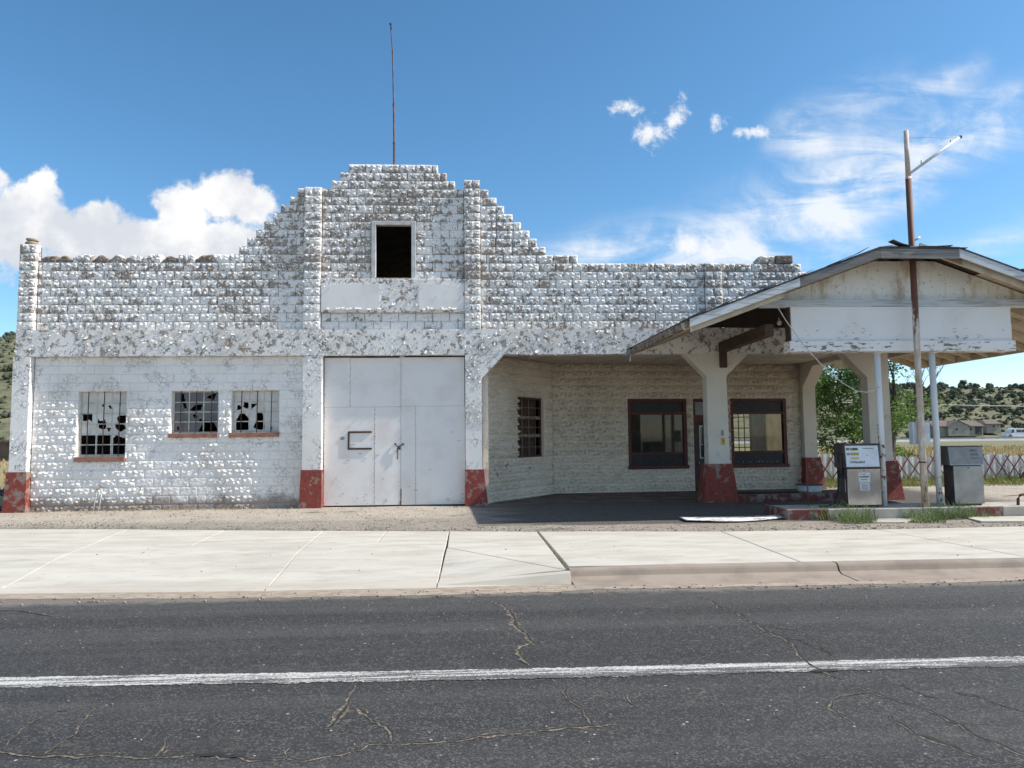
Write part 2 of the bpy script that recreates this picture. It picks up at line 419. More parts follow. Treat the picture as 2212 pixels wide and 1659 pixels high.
leafmat('curtain', (0.40, 0.34, 0.20), (0.30, 0.25, 0.14), trans=0.22)
leafmat('leaf', (0.19, 0.29, 0.065), (0.09, 0.16, 0.04))
leafmat('weed', (0.27, 0.33, 0.14), (0.10, 0.16, 0.045), scale=28.0)
leafmat('field_grass', (0.19, 0.23, 0.06), (0.26, 0.24, 0.085), scale=1.2)
leafmat('dry_grass', (0.42, 0.32, 0.15), (0.33, 0.26, 0.12), scale=2.0)
simple('bark', (0.085, 0.065, 0.05), (0.05, 0.04, 0.032), 0.95, 6.0, bump=0.6, stretch=(3, 3, 0.6))
simple('twig', (0.115, 0.085, 0.065), (0.07, 0.055, 0.045), 0.95, 6.0)

# timber
wood = dict(bump=0.35, stretch=(0.35, 1, 7))
simple('wood_white', (0.60, 0.61, 0.62), (0.40, 0.385, 0.36), 0.8, 3.5, 0.5, 0.62, **wood)
simple('wood_grey', (0.21, 0.20, 0.19), (0.14, 0.13, 0.12), 0.9, 3.5, 0.4, 0.62, **wood)
simple('wood_midgrey', (0.27, 0.26, 0.24), (0.17, 0.155, 0.14), 0.9, 3.5, 0.4, 0.62, **wood)
simple('wood_rotten', (0.16, 0.115, 0.08), (0.30, 0.245, 0.185), 0.95, 9.0, 0.42, 0.6, bump=0.7)
simple('wood_brown', (0.085, 0.05, 0.033), (0.055, 0.034, 0.024), 0.85, 3.0, **wood)
simple('wood_dark', (0.045, 0.03, 0.022), (0.03, 0.02, 0.016), 0.9, 3.0)
simple('wood_cream', (0.62, 0.53, 0.40), (0.50, 0.40, 0.285), 0.85, 3.0, 0.42, 0.66, bump=0.2)
simple('shingle', (0.055, 0.05, 0.047), (0.10, 0.09, 0.08), 0.95, 12.0, bump=0.5)
m, t, b = newmat('gable_paint')
p = t.pos()
sv = t.noise(t.vmul(p, (1, 1, 0.5)), 2.6, 7.0, 0.68)
c = t.mix(t.ramp(sv, 0.47, 0.70), (0.92, 0.88, 0.80), (0.58, 0.46, 0.31))
c = t.mix(t.ramp(t.noise(p, 13.0, 5.0, 0.7), 0.60, 0.66, 0.0, 0.8), c, (0.20, 0.14, 0.085))
t.set(b.inputs['Base Color'], c)
b.inputs['Roughness'].default_value = 0.85
simple('frame_red', (0.115, 0.026, 0.02), (0.075, 0.02, 0.017), 0.6, 5.0)
simple('dark_panel', (0.016, 0.014, 0.018), (0.028, 0.024, 0.026), 0.55, 5.0)
simple('door_dark', (0.03, 0.03, 0.034), (0.045, 0.042, 0.04), 0.6, 3.0)
simple('sill_brick', (0.36, 0.17, 0.115), (0.26, 0.115, 0.08), 0.85, 8.0, bump=0.4)
simple('frame_white', (0.60, 0.59, 0.58), (0.50, 0.48, 0.45), 0.7, 6.0)
simple('sash_white', (0.62, 0.60, 0.53), (0.48, 0.44, 0.36), 0.6, 14.0)
simple('pane_painted', (0.68, 0.66, 0.62), (0.58, 0.55, 0.49), 0.35, 3.0)
simple('pane_dirty', (0.105, 0.10, 0.11), (0.15, 0.145, 0.15), 0.22, 3.0)
simple('iron', (0.035, 0.03, 0.028), (0.10, 0.05, 0.03), 0.7, 12.0, metal=0.3)
simple('door_sheet', (0.86, 0.81, 0.77), (0.76, 0.70, 0.655), 0.6, 1.6, 0.4, 0.75, bump=0.25, bscale=2.5)
simple('rust', (0.15, 0.06, 0.035), (0.085, 0.04, 0.03), 0.85, 9.0, bump=0.4)
simple('mast_metal', (0.16, 0.11, 0.10), (0.10, 0.065, 0.06), 0.6, 5.0, metal=0.4)
m, t, b = newmat('pole_paint')
p = t.pos()
zz = t.n('ShaderNodeSeparateXYZ', inp={0: p}).outputs[2]
nz = t.noise(t.vmul(p, (3, 3, 0.8)), 4.0, 6.0, 0.65)
rustv = t.m('ADD', nz, t.m('ADD', t.ramp(zz, 3.3, 5.0, -0.10, 0.28, smooth=False), t.ramp(zz, 6.88, 6.95, 0.0, -0.6)))
rf = t.ramp(rustv, 0.50, 0.58)
t.set(b.inputs['Base Color'], t.mix(rf, t.mix(t.ramp(nz, 0.3, 0.55), (0.72, 0.70, 0.67), (0.52, 0.40, 0.31)), t.mix(t.noise(p, 16.0, 4.0, 0.6), (0.20, 0.075, 0.04), (0.09, 0.035, 0.028))))
b.inputs['Roughness'].default_value = 0.7
simple('white_paint', (0.72, 0.73, 0.73), (0.60, 0.60, 0.58), 0.5, 5.0)
simple('box_white', (0.62, 0.66, 0.72), (0.52, 0.56, 0.62), 0.5, 4.0)
simple('steel', (0.50, 0.50, 0.50), (0.38, 0.37, 0.36), 0.14, 2.6, 0.35, 0.7, metal=1.0, bump=0.05, bscale=6)
simple('steel_dull', (0.34, 0.33, 0.32), (0.24, 0.23, 0.22), 0.38, 2.6, 0.35, 0.7, metal=0.85)
simple('pump_dark', (0.055, 0.045, 0.045), (0.095, 0.075, 0.07), 0.6, 4.0)
simple('dial_white', (0.70, 0.73, 0.78), (0.62, 0.64, 0.68), 0.4, 3.0)
simple('dial_grey', (0.27, 0.265, 0.26), (0.21, 0.205, 0.20), 0.4, 3.0)
simple('ink', (0.03, 0.03, 0.045), (0.05, 0.05, 0.06), 0.6, 9.0)
simple('ink_grey', (0.22, 0.22, 0.22), (0.34, 0.34, 0.34), 0.7, 60.0)
simple('display_dark', (0.10, 0.105, 0.12), (0.15, 0.155, 0.17), 0.3, 10.0)
simple('logo_green', (0.06, 0.085, 0.02), (0.30, 0.24, 0.03), 0.5, 22.0, 0.45, 0.55)
simple('logo_gold', (0.50, 0.32, 0.06), (0.12, 0.09, 0.05), 0.5, 24.0, 0.5, 0.58)
simple('logo_tan', (0.50, 0.36, 0.16), (0.62, 0.50, 0.34), 0.5, 24.0)
simple('placard_yellow', (0.62, 0.42, 0.02), (0.52, 0.35, 0.02), 0.6, 8.0)
simple('sticker', (0.60, 0.62, 0.64), (0.52, 0.54, 0.55), 0.5, 9.0)
simple('rubber', (0.018, 0.018, 0.02), (0.03, 0.028, 0.028), 0.55, 8.0)
simple('tin_white', (0.74, 0.73, 0.71), (0.58, 0.56, 0.54), 0.55, 3.0, 0.4, 0.7)
simple('lattice_red', (0.22, 0.06, 0.042), (0.16, 0.048, 0.036), 0.8, 9.0)
simple('stone', (0.44, 0.36, 0.26), (0.34, 0.27, 0.19), 0.9, 5.0, bump=0.4)
simple('rope', (0.62, 0.60, 0.56), (0.45, 0.43, 0.40), 0.9, 40.0)
simple('stucco_far', (0.34, 0.315, 0.265), (0.29, 0.265, 0.22), 0.9, 0.8)
simple('roof_far', (0.17, 0.125, 0.10), (0.14, 0.105, 0.085), 0.9, 0.8)
simple('far_dark', (0.05, 0.045, 0.045), (0.08, 0.07, 0.06), 0.7, 0.8)
simple('highway', (0.36, 0.345, 0.32), (0.30, 0.285, 0.26), 0.9, 0.3)
simple('brown_board', (0.16, 0.115, 0.085), (0.11, 0.08, 0.06), 0.9, 1.2)
simple('car_blue', (0.05, 0.06, 0.11), (0.04, 0.05, 0.09), 0.3, 1.2)
simple('bus_white', (0.74, 0.75, 0.76), (0.68, 0.69, 0.70), 0.4, 0.6)
simple('bulb', (0.62, 0.50, 0.44), (0.52, 0.42, 0.36), 0.3, 9.0)
simple('red_letter', (0.55, 0.45, 0.44), (0.5, 0.42, 0.4), 0.5, 9.0)
simple('concrete_old', (0.46, 0.425, 0.365), (0.36, 0.325, 0.275), 0.92, 2.2, bump=0.4, bscale=40)

m, t, b = newmat('glass')
o = [n for n in t.nt.nodes if n.type == 'OUTPUT_MATERIAL'][0]
tp = t.n('ShaderNodeBsdfTransparent', inp={0: (0.80, 0.80, 0.76, 1)})
gl = t.n('ShaderNodeBsdfGlossy', inp={'Color': (1, 1, 1, 1), 'Roughness': 0.03})
df = t.n('ShaderNodeBsdfDiffuse', inp={'Color': (0.30, 0.285, 0.25, 1)})
fr = t.n('ShaderNodeFresnel', inp={0: 1.5})
mx = t.n('ShaderNodeMixShader')
t.nt.links.new(fr.outputs[0], mx.inputs[0])
t.nt.links.new(tp.outputs[0], mx.inputs[1])
t.nt.links.new(gl.outputs[0], mx.inputs[2])
mx2 = t.n('ShaderNodeMixShader')
t.set(mx2.inputs[0], t.ramp(t.noise(t.pos(), 1.5, 5.0, 0.6), 0.3, 0.8, 0.03, 0.10))
t.nt.links.new(mx.outputs[0], mx2.inputs[1])
t.nt.links.new(df.outputs[0], mx2.inputs[2])
t.nt.links.new(mx2.outputs[0], o.inputs[0])

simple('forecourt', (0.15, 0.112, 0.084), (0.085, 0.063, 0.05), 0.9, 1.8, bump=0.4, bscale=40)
# ------------------------------------------------------------------ mesh helpers
class MB:
    """collects shapes, builds ONE mesh object"""
    def __init__(s):
        s.v, s.f = [], []

    def add(s, vs, fs):
        o = len(s.v)
        s.v.extend(tuple(a) for a in vs)
        s.f.extend(tuple(i + o for i in f) for f in fs)
        return s

    def box(s, x0, x1, y0, y1, z0, z1):
        vs = [(x, y, z) for z in (z0, z1) for y in (y0, y1) for x in (x0, x1)]
        return s.add(vs, [(0, 2, 3, 1), (4, 5, 7, 6), (0, 1, 5, 4), (2, 6, 7, 3), (0, 4, 6, 2), (1, 3, 7, 5)])

    def cbox(s, x0, x1, y0, y1, z0, z1, c=0.01):
        """box with chamfered edges"""
        vs, idx = [], {}
        for i, x in enumerate((x0, x1)):
            for j, y in enumerate((y0, y1)):
                for k, z in enumerate((z0, z1)):
                    dx, dy, dz = (c if i == 0 else -c), (c if j == 0 else -c), (c if k == 0 else -c)
                    for a, p in enumerate(((x, y + dy, z + dz), (x + dx, y, z + dz), (x + dx, y + dy, z))):
                        idx[i, j, k, a] = len(vs)
                        vs.append(p)
        g = idx.__getitem__
        F = []
        for i in (0, 1):
            F.append([g((i, 0, 0, 0)), g((i, 1, 0, 0)), g((i, 1, 1, 0)), g((i, 0, 1, 0))])
            F.append([g((0, i, 0, 1)), g((1, i, 0, 1)), g((1, i, 1, 1)), g((0, i, 1, 1))])
            F.append([g((0, 0, i, 2)), g((1, 0, i, 2)), g((1, 1, i, 2)), g((0, 1, i, 2))])
        for a in (0, 1):
            for b in (0, 1):
                F.append([g((0, a, b, 1)), g((1, a, b, 1)), g((1, a, b, 2)), g((0, a, b, 2))])
                F.append([g((a, 0, b, 0)), g((a, 1, b, 0)), g((a, 1, b, 2)), g((a, 0, b, 2))])
                F.append([g((a, b, 0, 0)), g((a, b, 1, 0)), g((a, b, 1, 1)), g((a, b, 0, 1))])
        for i in (0, 1):
            for j in (0, 1):
                for k in (0, 1):
                    F.append([g((i, j, k, 0)), g((i, j, k, 1)), g((i, j, k, 2))])
        return s.add(vs, F)

    def prism_y(s, poly, y0, y1):
        n = len(poly)
        vs = [(x, y0, z) for x, z in poly] + [(x, y1, z) for x, z in poly]
        fs = [tuple(range(n)), tuple(range(2 * n - 1, n - 1, -1))]
        fs += [(i, i + n, (i + 1) % n + n, (i + 1) % n) for i in range(n)]
        return s.add(vs, fs)

    def prism_x(s, poly, x0, x1):
        n = len(poly)
        vs = [(x0, y, z) for y, z in poly] + [(x1, y, z) for y, z in poly]
        fs = [tuple(range(n)), tuple(range(2 * n - 1, n - 1, -1))]
        fs += [(i, i + n, (i + 1) % n + n, (i + 1) % n) for i in range(n)]
        return s.add(vs, fs)

    def prism_z(s, poly, z0, z1):
        n = len(poly)
        vs = [(x, y, z0) for x, y in poly] + [(x, y, z1) for x, y in poly]
        fs = [tuple(range(n)), tuple(range(2 * n - 1, n - 1, -1))]
        fs += [(i, i + n, (i + 1) % n + n, (i + 1) % n) for i in range(n)]
        return s.add(vs, fs)

    def frustum(s, x0, x1, y0, y1, z0, X0, X1, Y0, Y1, z1):
        vs = [(x0, y0, z0), (x1, y0, z0), (x1, y1, z0), (x0, y1, z0), (X0, Y0, z1), (X1, Y0, z1), (X1, Y1, z1), (X0, Y1, z1)]
        return s.add(vs, [(3, 2, 1, 0), (4, 5, 6, 7), (0, 1, 5, 4), (1, 2, 6, 5), (2, 3, 7, 6), (3, 0, 4, 7)])

    def tube(s, pts, r, n=8, cap=True):
        pts = [Vector(p) for p in pts]
        rs = r if isinstance(r, (list, tuple)) else [r] * len(pts)
        rings = []
        up = Vector((0, 0, 1))
        for i, p in enumerate(pts):
            d = (pts[min(i + 1, len(pts) - 1)] - pts[max(i - 1, 0)])
            d = d.normalized() if d.length > 1e-9 else Vector((0, 0, 1))
            ref = up if abs(d.z) < 0.95 else Vector((1, 0, 0))
            a = d.cross(ref).normalized()
            b = d.cross(a).normalized()
            rings.append([p + (a * math.cos(t) + b * math.sin(t)) * rs[i] for t in (2 * math.pi * k / n for k in range(n))])
        vs = [q for ring in rings for q in ring]
        fs = []
        for i in range(len(pts) - 1):
            for k in range(n):
                fs.append((i * n + k, i * n + (k + 1) % n, (i + 1) * n + (k + 1) % n, (i + 1) * n + k))
        if cap:
            fs.append(tuple(range(n - 1, -1, -1)))
            fs.append(tuple((len(pts) - 1) * n + k for k in range(n)))
        return s.add(vs, fs)

    def bar(s, p, q, w, h):
        """rectangular bar from p to q; w horizontal width, h the other way"""
        p, q = Vector(p), Vector(q)
        d = (q - p).normalized()
        a = d.cross(Vector((0, 0, 1)))
        a = a.normalized() if a.length > 1e-6 else Vector((1, 0, 0))
        b = a.cross(d).normalized()
        vs = [c + a * (i * w / 2) + b * (j * h / 2) for c in (p, q) for i, j in ((-1, -1), (1, -1), (1, 1), (-1, 1))]
        return s.add(vs, [(3, 2, 1, 0), (4, 5, 6, 7), (0, 1, 5, 4), (1, 2, 6, 5), (2, 3, 7, 6), (3, 0, 4, 7)])

    def sphere(s, c, r, n=10, m=6, sq=(1, 1, 1), jit=0.0):
        vs = [(c[0], c[1], c[2] - r * sq[2])]
        for j in range(1, m):
            ph = math.pi * j / m - math.pi / 2
            for i in range(n):
                th = 2 * math.pi * i / n
                k = 1 + random.uniform(-jit, jit)
                vs.append((c[0] + r * k * sq[0] * math.cos(ph) * math.cos(th), c[1] + r * k * sq[1] * math.cos(ph) * math.sin(th), c[2] + r * k * sq[2] * math.sin(ph)))
        vs.append((c[0], c[1], c[2] + r * sq[2]))
        fs = [(0, 1 + (i + 1) % n, 1 + i) for i in range(n)]
        for j in range(m - 2):
            for i in range(n):
                a, b_ = 1 + j * n + i, 1 + j * n + (i + 1) % n
                fs.append((a, b_, b_ + n, a + n))
        L = len(vs) - 1
        fs += [(L, 1 + (m - 2) * n + i, 1 + (m - 2) * n + (i + 1) % n) for i in range(n)]
        return s.add(vs, fs)

    def mesh(s, name, mat, smooth=False, fix=True):
        me = bpy.data.meshes.new(name)
        me.from_pydata(s.v, [], s.f)
        if fix and len(s.f) < 60000:
            bm = bmesh.new()
            bm.from_mesh(me)
            bmesh.ops.recalc_face_normals(bm, faces=bm.faces)
            bm.to_mesh(me)
            bm.free()
        if mat:
            me.materials.append(MATS[mat])
        if smooth:
            me.polygons.foreach_set('use_smooth', [True] * len(me.polygons))
        me.update()
        return me

    def build(s, name, mat, parent=None, smooth=False, fix=True, loc=None):
        return obj(name, s.mesh(name, mat, smooth, fix), parent, loc)


def obj(name, me, parent=None, loc=None):
    o = bpy.data.objects.new(name, me)
    C.objects.link(o)
    if loc:
        o.location = loc
    if parent is not None:
        o.parent = parent
        if parent.type == 'EMPTY' and parent.location.length > 0 and loc is None:
            o.location = -parent.location     # meshes are written in world coordinates
    return o


def tag(o, label=None, cat=None, group=None, kind=None):
    if label:
        o['label'] = label
    if cat:
        o['category'] = cat
    if group:
        o['group'] = group
    if kind:
        o['kind'] = kind
    return o


def thing(name, loc, label, cat, group=None):
    e = bpy.data.objects.new(name, None)
    e.empty_display_size = 0.3
    e.location = loc
    C.objects.link(e)
    return tag(e, label, cat, group)


def lerp(a, b, t):
    return a + (b - a) * t


def poly_at(P, x):
    for (x0, y0), (x1, y1) in zip(P, P[1:]):
        if x <= x1:
            return lerp(y0, y1, (x - x0) / (x1 - x0))
    return P[-1][1]


def sstep(a, b, x):
    t = max(0.0, min(1.0, (x - a) / (b - a)))
    return t * t * (3 - 2 * t)


def fbm(x, y, z=0.0, o=4):
    return noise.fractal(Vector((x, y, z)), 1.0, 2.0, o)


# ------------------------------------------------------------------ the setting
def zlot(x, y):
    if y > -0.3:
        return 0.0
    return max(-0.085, -0.085 * (-0.3 - y) / 4.0)


BACK = [(-60, -1.6), (-16, -1.9), (-9.53, -2.40), (-6.84, -2.92), (-4.2, -3.47), (1.1, -4.29), (4.7, -4.70), (7.2, -4.76), (10, -4.66), (60, -4.6)]
ROAD_Z = -0.27

# ground: one sheet to the horizon, finer near the lot; dips out of sight under pavement and road
xs = [-4500, -1500, -600, -300, -150, -80, -50, -35, -25] + [-20 + 0.5 * i for i in range(90)] + [26, 30, 36, 45, 60, 80, 120, 170, 240, 340, 600, 1500, 4500]
ys = [-4000, -800, -200, -60, -30, -20, -9, -6.2, -5.4] + [-5.0 + 0.25 * i for i in range(61)] + [11, 12, 14, 17, 21, 26, 33, 42, 55, 70, 90, 110, 140, 160, 200, 260, 340, 500, 1500, 4500]
g = MB()
for jy, y in enumerate(ys):
    for x in xs:
        edge = poly_at(BACK, x) - 0.04
        je = min(range(len(ys)), key=lambda q: abs(ys[q] - edge))
        yy = edge if jy == je else y
        if jy < je:
            z = -0.55
            if jy == je - 1:
                yy = edge - 0.05
        else:
            z = zlot(x, yy) + (0.012 * fbm(x * 0.9, yy * 0.9) if -22 < x < 26 and y < 11 and jy > je + 1 else 0.0)
            if y > 3.2 or x > 12.5 or x < -11.5:
                z += 0.03 * fbm(x * 0.5, y * 0.5, 3.0)
            if -0.2 < y < 16 and -10.8 < x < 10.2:
                z = -0.03 if y > 0.5 else z
            if y > 12:
                z -= 0.25 * sstep(12, 60, y)
            if jy == je:
                z = -0.092
        g.v.append((x, yy, z))
nx = len(xs)
for j in range(len(ys) - 1):
    for i in range(nx - 1):
        a = j * nx + i
        g.f.append((a, a + 1, a + 1 + nx, a + nx))
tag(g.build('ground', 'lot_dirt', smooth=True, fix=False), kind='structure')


# sidewalk slabs
def zwalk(x, y):
    zf = -0.085 - 0.012 * max(0.0, -4.3 - y) if y < -4.3 else -0.085
    if x >= 1.2:
        return zf
    diag = -5.93 if x < -0.47 else -5.93 + (x + 0.47) * (-7.95 + 5.93) / 1.67
    return zf - 0.105 * sstep(0.0, 2.1, diag - y)


walk = bpy.data.objects.new('sidewalk', None)
C.objects.link(walk)
tag(walk, kind='structure')


def slab(corners, gap=0.006, n=10, parent=walk, zf=zwalk, mat='pavement', th=0.14, name='slab'):
    """corners: back-left, back-right, front-right, front-left (x, y)"""
    bl, br, fr_, fl = [Vector(c) for c in corners]
    cen = (bl + br + fr_ + fl) / 4
    q = [c + (cen - c).normalized() * gap * 1.4 for c in (bl, br, fr_, fl)]
    L = max((br - bl).length, 0.1)
    ss = [0.0, 0.012 / L] + [i / n for i in range(1, n)] + [1 - 0.012 / L, 1.0]
    mb = MB()
    N = len(ss)
    for a, t_ in enumerate(ss):
        for b_, s_ in enumerate(ss):
            p = (q[0] * (1 - s_) + q[1] * s_) * (1 - t_) + (q[3] * (1 - s_) + q[2] * s_) * t_
            ed = a in (0, N - 1) or b_ in (0, N - 1)
            mb.v.append((p.x, p.y, zf(p.x, p.y) - (0.007 if ed else 0.0) + 0.0025 * fbm(p.x * 0.7, p.y * 0.7, 9.0)))
    for a in range(N - 1):
        for b_ in range(N - 1):
            i = a * N + b_
            mb.f.append((i, i + N, i + N + 1, i + 1))
    ring = [i for i in range(N)] + [k * N + N - 1 for k in range(1, N)] + [(N - 1) * N + k for k in range(N - 2, -1, -1)] + [k * N for k in range(N - 2, 0, -1)]
    o = len(mb.v)
    mb.v += [(mb.v[i][0], mb.v[i][1], mb.v[i][2] - th) for i in ring]
    for k in range(len(ring)):
        k2 = (k + 1) % len(ring)
        mb.f.append((ring[k], ring[k2], o + k2, o + k))
    return mb.build(name, mat, parent)


def bk(x):
    return poly_at(BACK, x)


YM = -5.28
FR = -8.02        # apron front, where the dropped kerb begins
slab([(-22, bk(-22)), (-17, bk(-17)), (-16, -7.6), (-21, -7.5)])
slab([(-17, bk(-17)), (-11.6, bk(-11.6)), (-10.6, -7.75), (-16, -7.6)])
slab([(-11.6, bk(-11.6)), (-6.78, bk(-6.78)), (-6.40, -5.15), (-11.0, -4.9)])
slab([(-11.0, -4.9), (-6.40, -5.15), (-6.03, -7.86), (-10.6, -7.75)])
slab([(-6.78, bk(-6.78)), (-4.78, bk(-4.78)), (-4.68, -5.21), (-6.40, -5.15)], gap=0.005)
slab([(-4.78, bk(-4.78)), (-2.85, bk(-2.85)), (-2.78, YM), (-4.68, -5.21)], gap=0.005)
slab([(-6.40, -5.15), (-2.78, YM), (-2.64, FR), (-6.03, -7.86)], gap=0.004)
slab([(-2.85, bk(-2.85)), (-1.65, bk(-1.65)), (-1.64, YM), (-2.78, YM)], gap=0.006)
slab([(-1.65, bk(-1.65)), (-0.5, bk(-0.5)), (-0.49, YM), (-1.64, YM)], gap=0.006)
slab([(-2.78, YM), (-0.49, YM), (-0.5, -8.06), (-2.64, FR)], gap=0.004)
slab([(-0.5, bk(-0.5)), (1.098, bk(1.098)), (1.185, -7.90), (-0.47, -5.93)], gap=0.009)
slab([(-0.47, -5.945), (1.16, -7.925), (1.17, -7.95), (-0.5, -8.06)], gap=0.005)
slab([(1.120, bk(1.1)), (4.37, bk(4.37)), (4.44, -7.66), (1.23, -7.66)], gap=0.009)
slab([(4.37, bk(4.37)), (7.18, bk(7.18)), (7.70, -7.66), (4.44, -7.66)])
slab([(7.18, bk(7.18)), (10.4, bk(10.4)), (10.7, -7.66), (7.70, -7.66)])
slab([(10.4, bk(10.4)), (13.6, bk(13.6)), (13.6, -7.66), (10.7, -7.66)])
slab([(13.6, bk(13.6)), (17, bk(17)), (17, -7.66), (13.6, -7.66)])
slab([(17, bk(17)), (22, bk(22)), (22, -7.66), (17, -7.66)])
# bed under the joints
mb = MB()
mb.add([(-24, -1.2, -0.24), (24, -4.2, -0.24), (24, -8.5, -0.34), (-24, -8.5, -0.34)], [(0, 3, 2, 1)])
mb.build('joint_bed', 'crack_sand', walk, fix=False)

# kerb: full height on the right, dropped along the driveway on the left
kerb = bpy.data.objects.new('kerb', None)
C.objects.link(kerb)
tag(kerb, kind='structure')


def kerbstone(x0, x1, top0, top1, taper=0.0, back=-7.675):
    mb = MB()
    X = [x0 + (x1 - x0) * i / 14 for i in range(15)]
    if taper:
        X = sorted(set(X + [x0 + taper * i / 6 for i in range(7)]))
    rows = []
    for x in X:
        s_ = sstep(0, taper, x - x0) if taper else (x - x0) / (x1 - x0)
        tp_ = lerp(top0, top1, s_)
        w_ = 0.004 * fbm(x * 2.1, 1.0)
        h = tp_ + 0.262
        prof = [(back, tp_ - 0.2), (back, tp_ - 0.004), (back - 0.02, tp_), (back - 0.13, tp_), (back - 0.165, tp_ - 0.08 * h), (back - 0.185, tp_ - 0.25 * h),
                (back - 0.215, tp_ - 0.70 * h), (back - 0.29, tp_ - 0.90 * h), (back - 0.48, -0.252), (back - 0.80, -0.2645), (back - 0.82, -0.36)]
        rows.append([(x, y + w_, z) for y, z in prof])
    n = len(rows[0])
    for r_ in rows:
        mb.v += r_
    for i in range(len(rows) - 1):
        for k in range(n - 1):
            a = i * n + k
            mb.f.append((a, a + 1, a + 1 + n, a + n))
    mb.f.append(tuple(range(n)))
    mb.f.append(tuple((len(rows) - 1) * n + k for k in range(n - 1, -1, -1)))
    return mb.build('kerb_stone', 'kerb_concrete', kerb, smooth=False)


kerbstone(1.235, 4.86, -0.140, -0.122, taper=0.95)
kerbstone(4.885, 9.6, -0.122, -0.124)
kerbstone(9.625, 15.0, -0.124, -0.126)
kerbstone(15.02, 22.0, -0.126, -0.126)


def droppedkerb(x0, x1, y0, y1, z0, z1):
    mb = MB()
    mb.add([(x0, y0, z0), (x1, y1, z1), (x1, y1 - 0.13, z1 - 0.008), (x0, y0 - 0.13, z0 - 0.008), (x1, y1 - 0.20, -0.275), (x0, y0 - 0.20, -0.275),
            (x0, y0, -0.34), (x1, y1, -0.34), (x1, y1 - 0.55, -0.282), (x0, y0 - 0.55, -0.282)],
           [(0, 3, 2, 1), (3, 5, 4, 2), (5, 9, 8, 4), (0, 1, 7, 6), (1, 2, 4, 8, 7), (0, 6, 9, 5, 3)])
    return mb.build('kerb_stone', 'pavement', kerb)


droppedkerb(-0.495, 1.215, -8.07, -7.96, -0.233, -0.132)
droppedkerb(-2.64, -0.51, -8.03, -8.07, -0.233, -0.233)
droppedkerb(-6.03, -2.655, -7.87, -8.03, -0.230, -0.233)
droppedkerb(-10.6, -6.045, -7.76, -7.87, -0.226, -0.230)
droppedkerb(-21, -10.615, -7.52, -7.76, -0.22, -0.226)

# road
mb = MB()
X = [-80, -40, -20] + [-12 + i for i in range(25)] + [20, 40, 80]
Y = [-8.36, -8.6, -9, -10, -11, -12, -13, -14, -16, -20, -26]
for y in Y:
    for x in X:
        mb.v.append((x, y, ROAD_Z + 0.004 * fbm(x * 0.4, y * 0.4)))
for j in range(len(Y) - 1):
    for i in range(len(X) - 1):
        a = j * len(X) + i
        mb.f.append((a, a + len(X), a + len(X) + 1, a + 1))
road = tag(mb.build('road', 'asphalt', smooth=True, fix=False), kind='structure')


def rz(x, y):
    return ROAD_Z + 0.004 * fbm(x * 0.4, y * 0.4)


# sand washed over the gutter, ragged toward the road
mb = MB()
rows = []
x = -22.0
while x < 14:
    right = sstep(1.1, 1.5, x)
    yb = poly_at([(-24, -7.6), (-10.6, -7.98), (-6, -8.08), (-2.6, -8.24), (1.15, -8.2), (1.45, -8.42), (30, -8.46)], x)
    yf = poly_at([(-24, -8.0), (-9.5, -8.15), (-5.7, -8.36), (-2.6, -8.60), (-0.1, -8.64), (1.1, -8.58), (1.5, -8.50), (4.4, -8.56), (7.1, -8.52), (30, -8.5)], x)
    yf += 0.05 * fbm(x * 1.7, 4.0) + 0.03 * fbm(x * 9.0, 5.0)
    zb = lerp(-0.268, -0.262, right)
    rows.append(((x, yb + 0.015, zb + 0.006), (x, lerp(yb, yf, 0.5), -0.262 + 0.004 * fbm(x * 3, 8)), (x, min(yf, yb - 0.02), rz(x, yf) + 0.0035)))
    x += 0.06
for r_ in rows:
    mb.v += r_
for i in range(len(rows) - 1):
    for k in (0, 1):
        a = i * 3 + k
        mb.f.append((a, a + 1, a + 4, a + 3))
mb.build('gutter_sand', 'gutter_dirt', road, fix=False)

# lane line
mb = MB()
lx = [-20 + 0.5 * i for i in range(26)] + [-7.0 + 0.022 * i for i in range(650)] + [7.4 + 0.5 * i for i in range(27)]
for i, x in enumerate(lx):
    y0 = -11.46 + 0.0 * x + poly_at([(-20, 0.2), (-3.8, 0.07), (0.3, -0.07), (4.5, -0.07), (20, -0.1)], x)
    a, b_ = 0.012 * fbm(x * 3, 2.0) + random.uniform(-0.012, 0.010), 0.03 * fbm(x * 3, 7.0) + random.uniform(-0.014, 0.014)
    mb.v += [(x, y0 + a, rz(x, y0) + 0.004), (x, y0 - 0.245 + b_, rz(x, y0) + 0.004)]
    if i:
        mb.f.append((2 * i - 2, 2 * i - 1, 2 * i + 1, 2 * i))
mb.build('lane_line', 'lane_paint', road, fix=False)

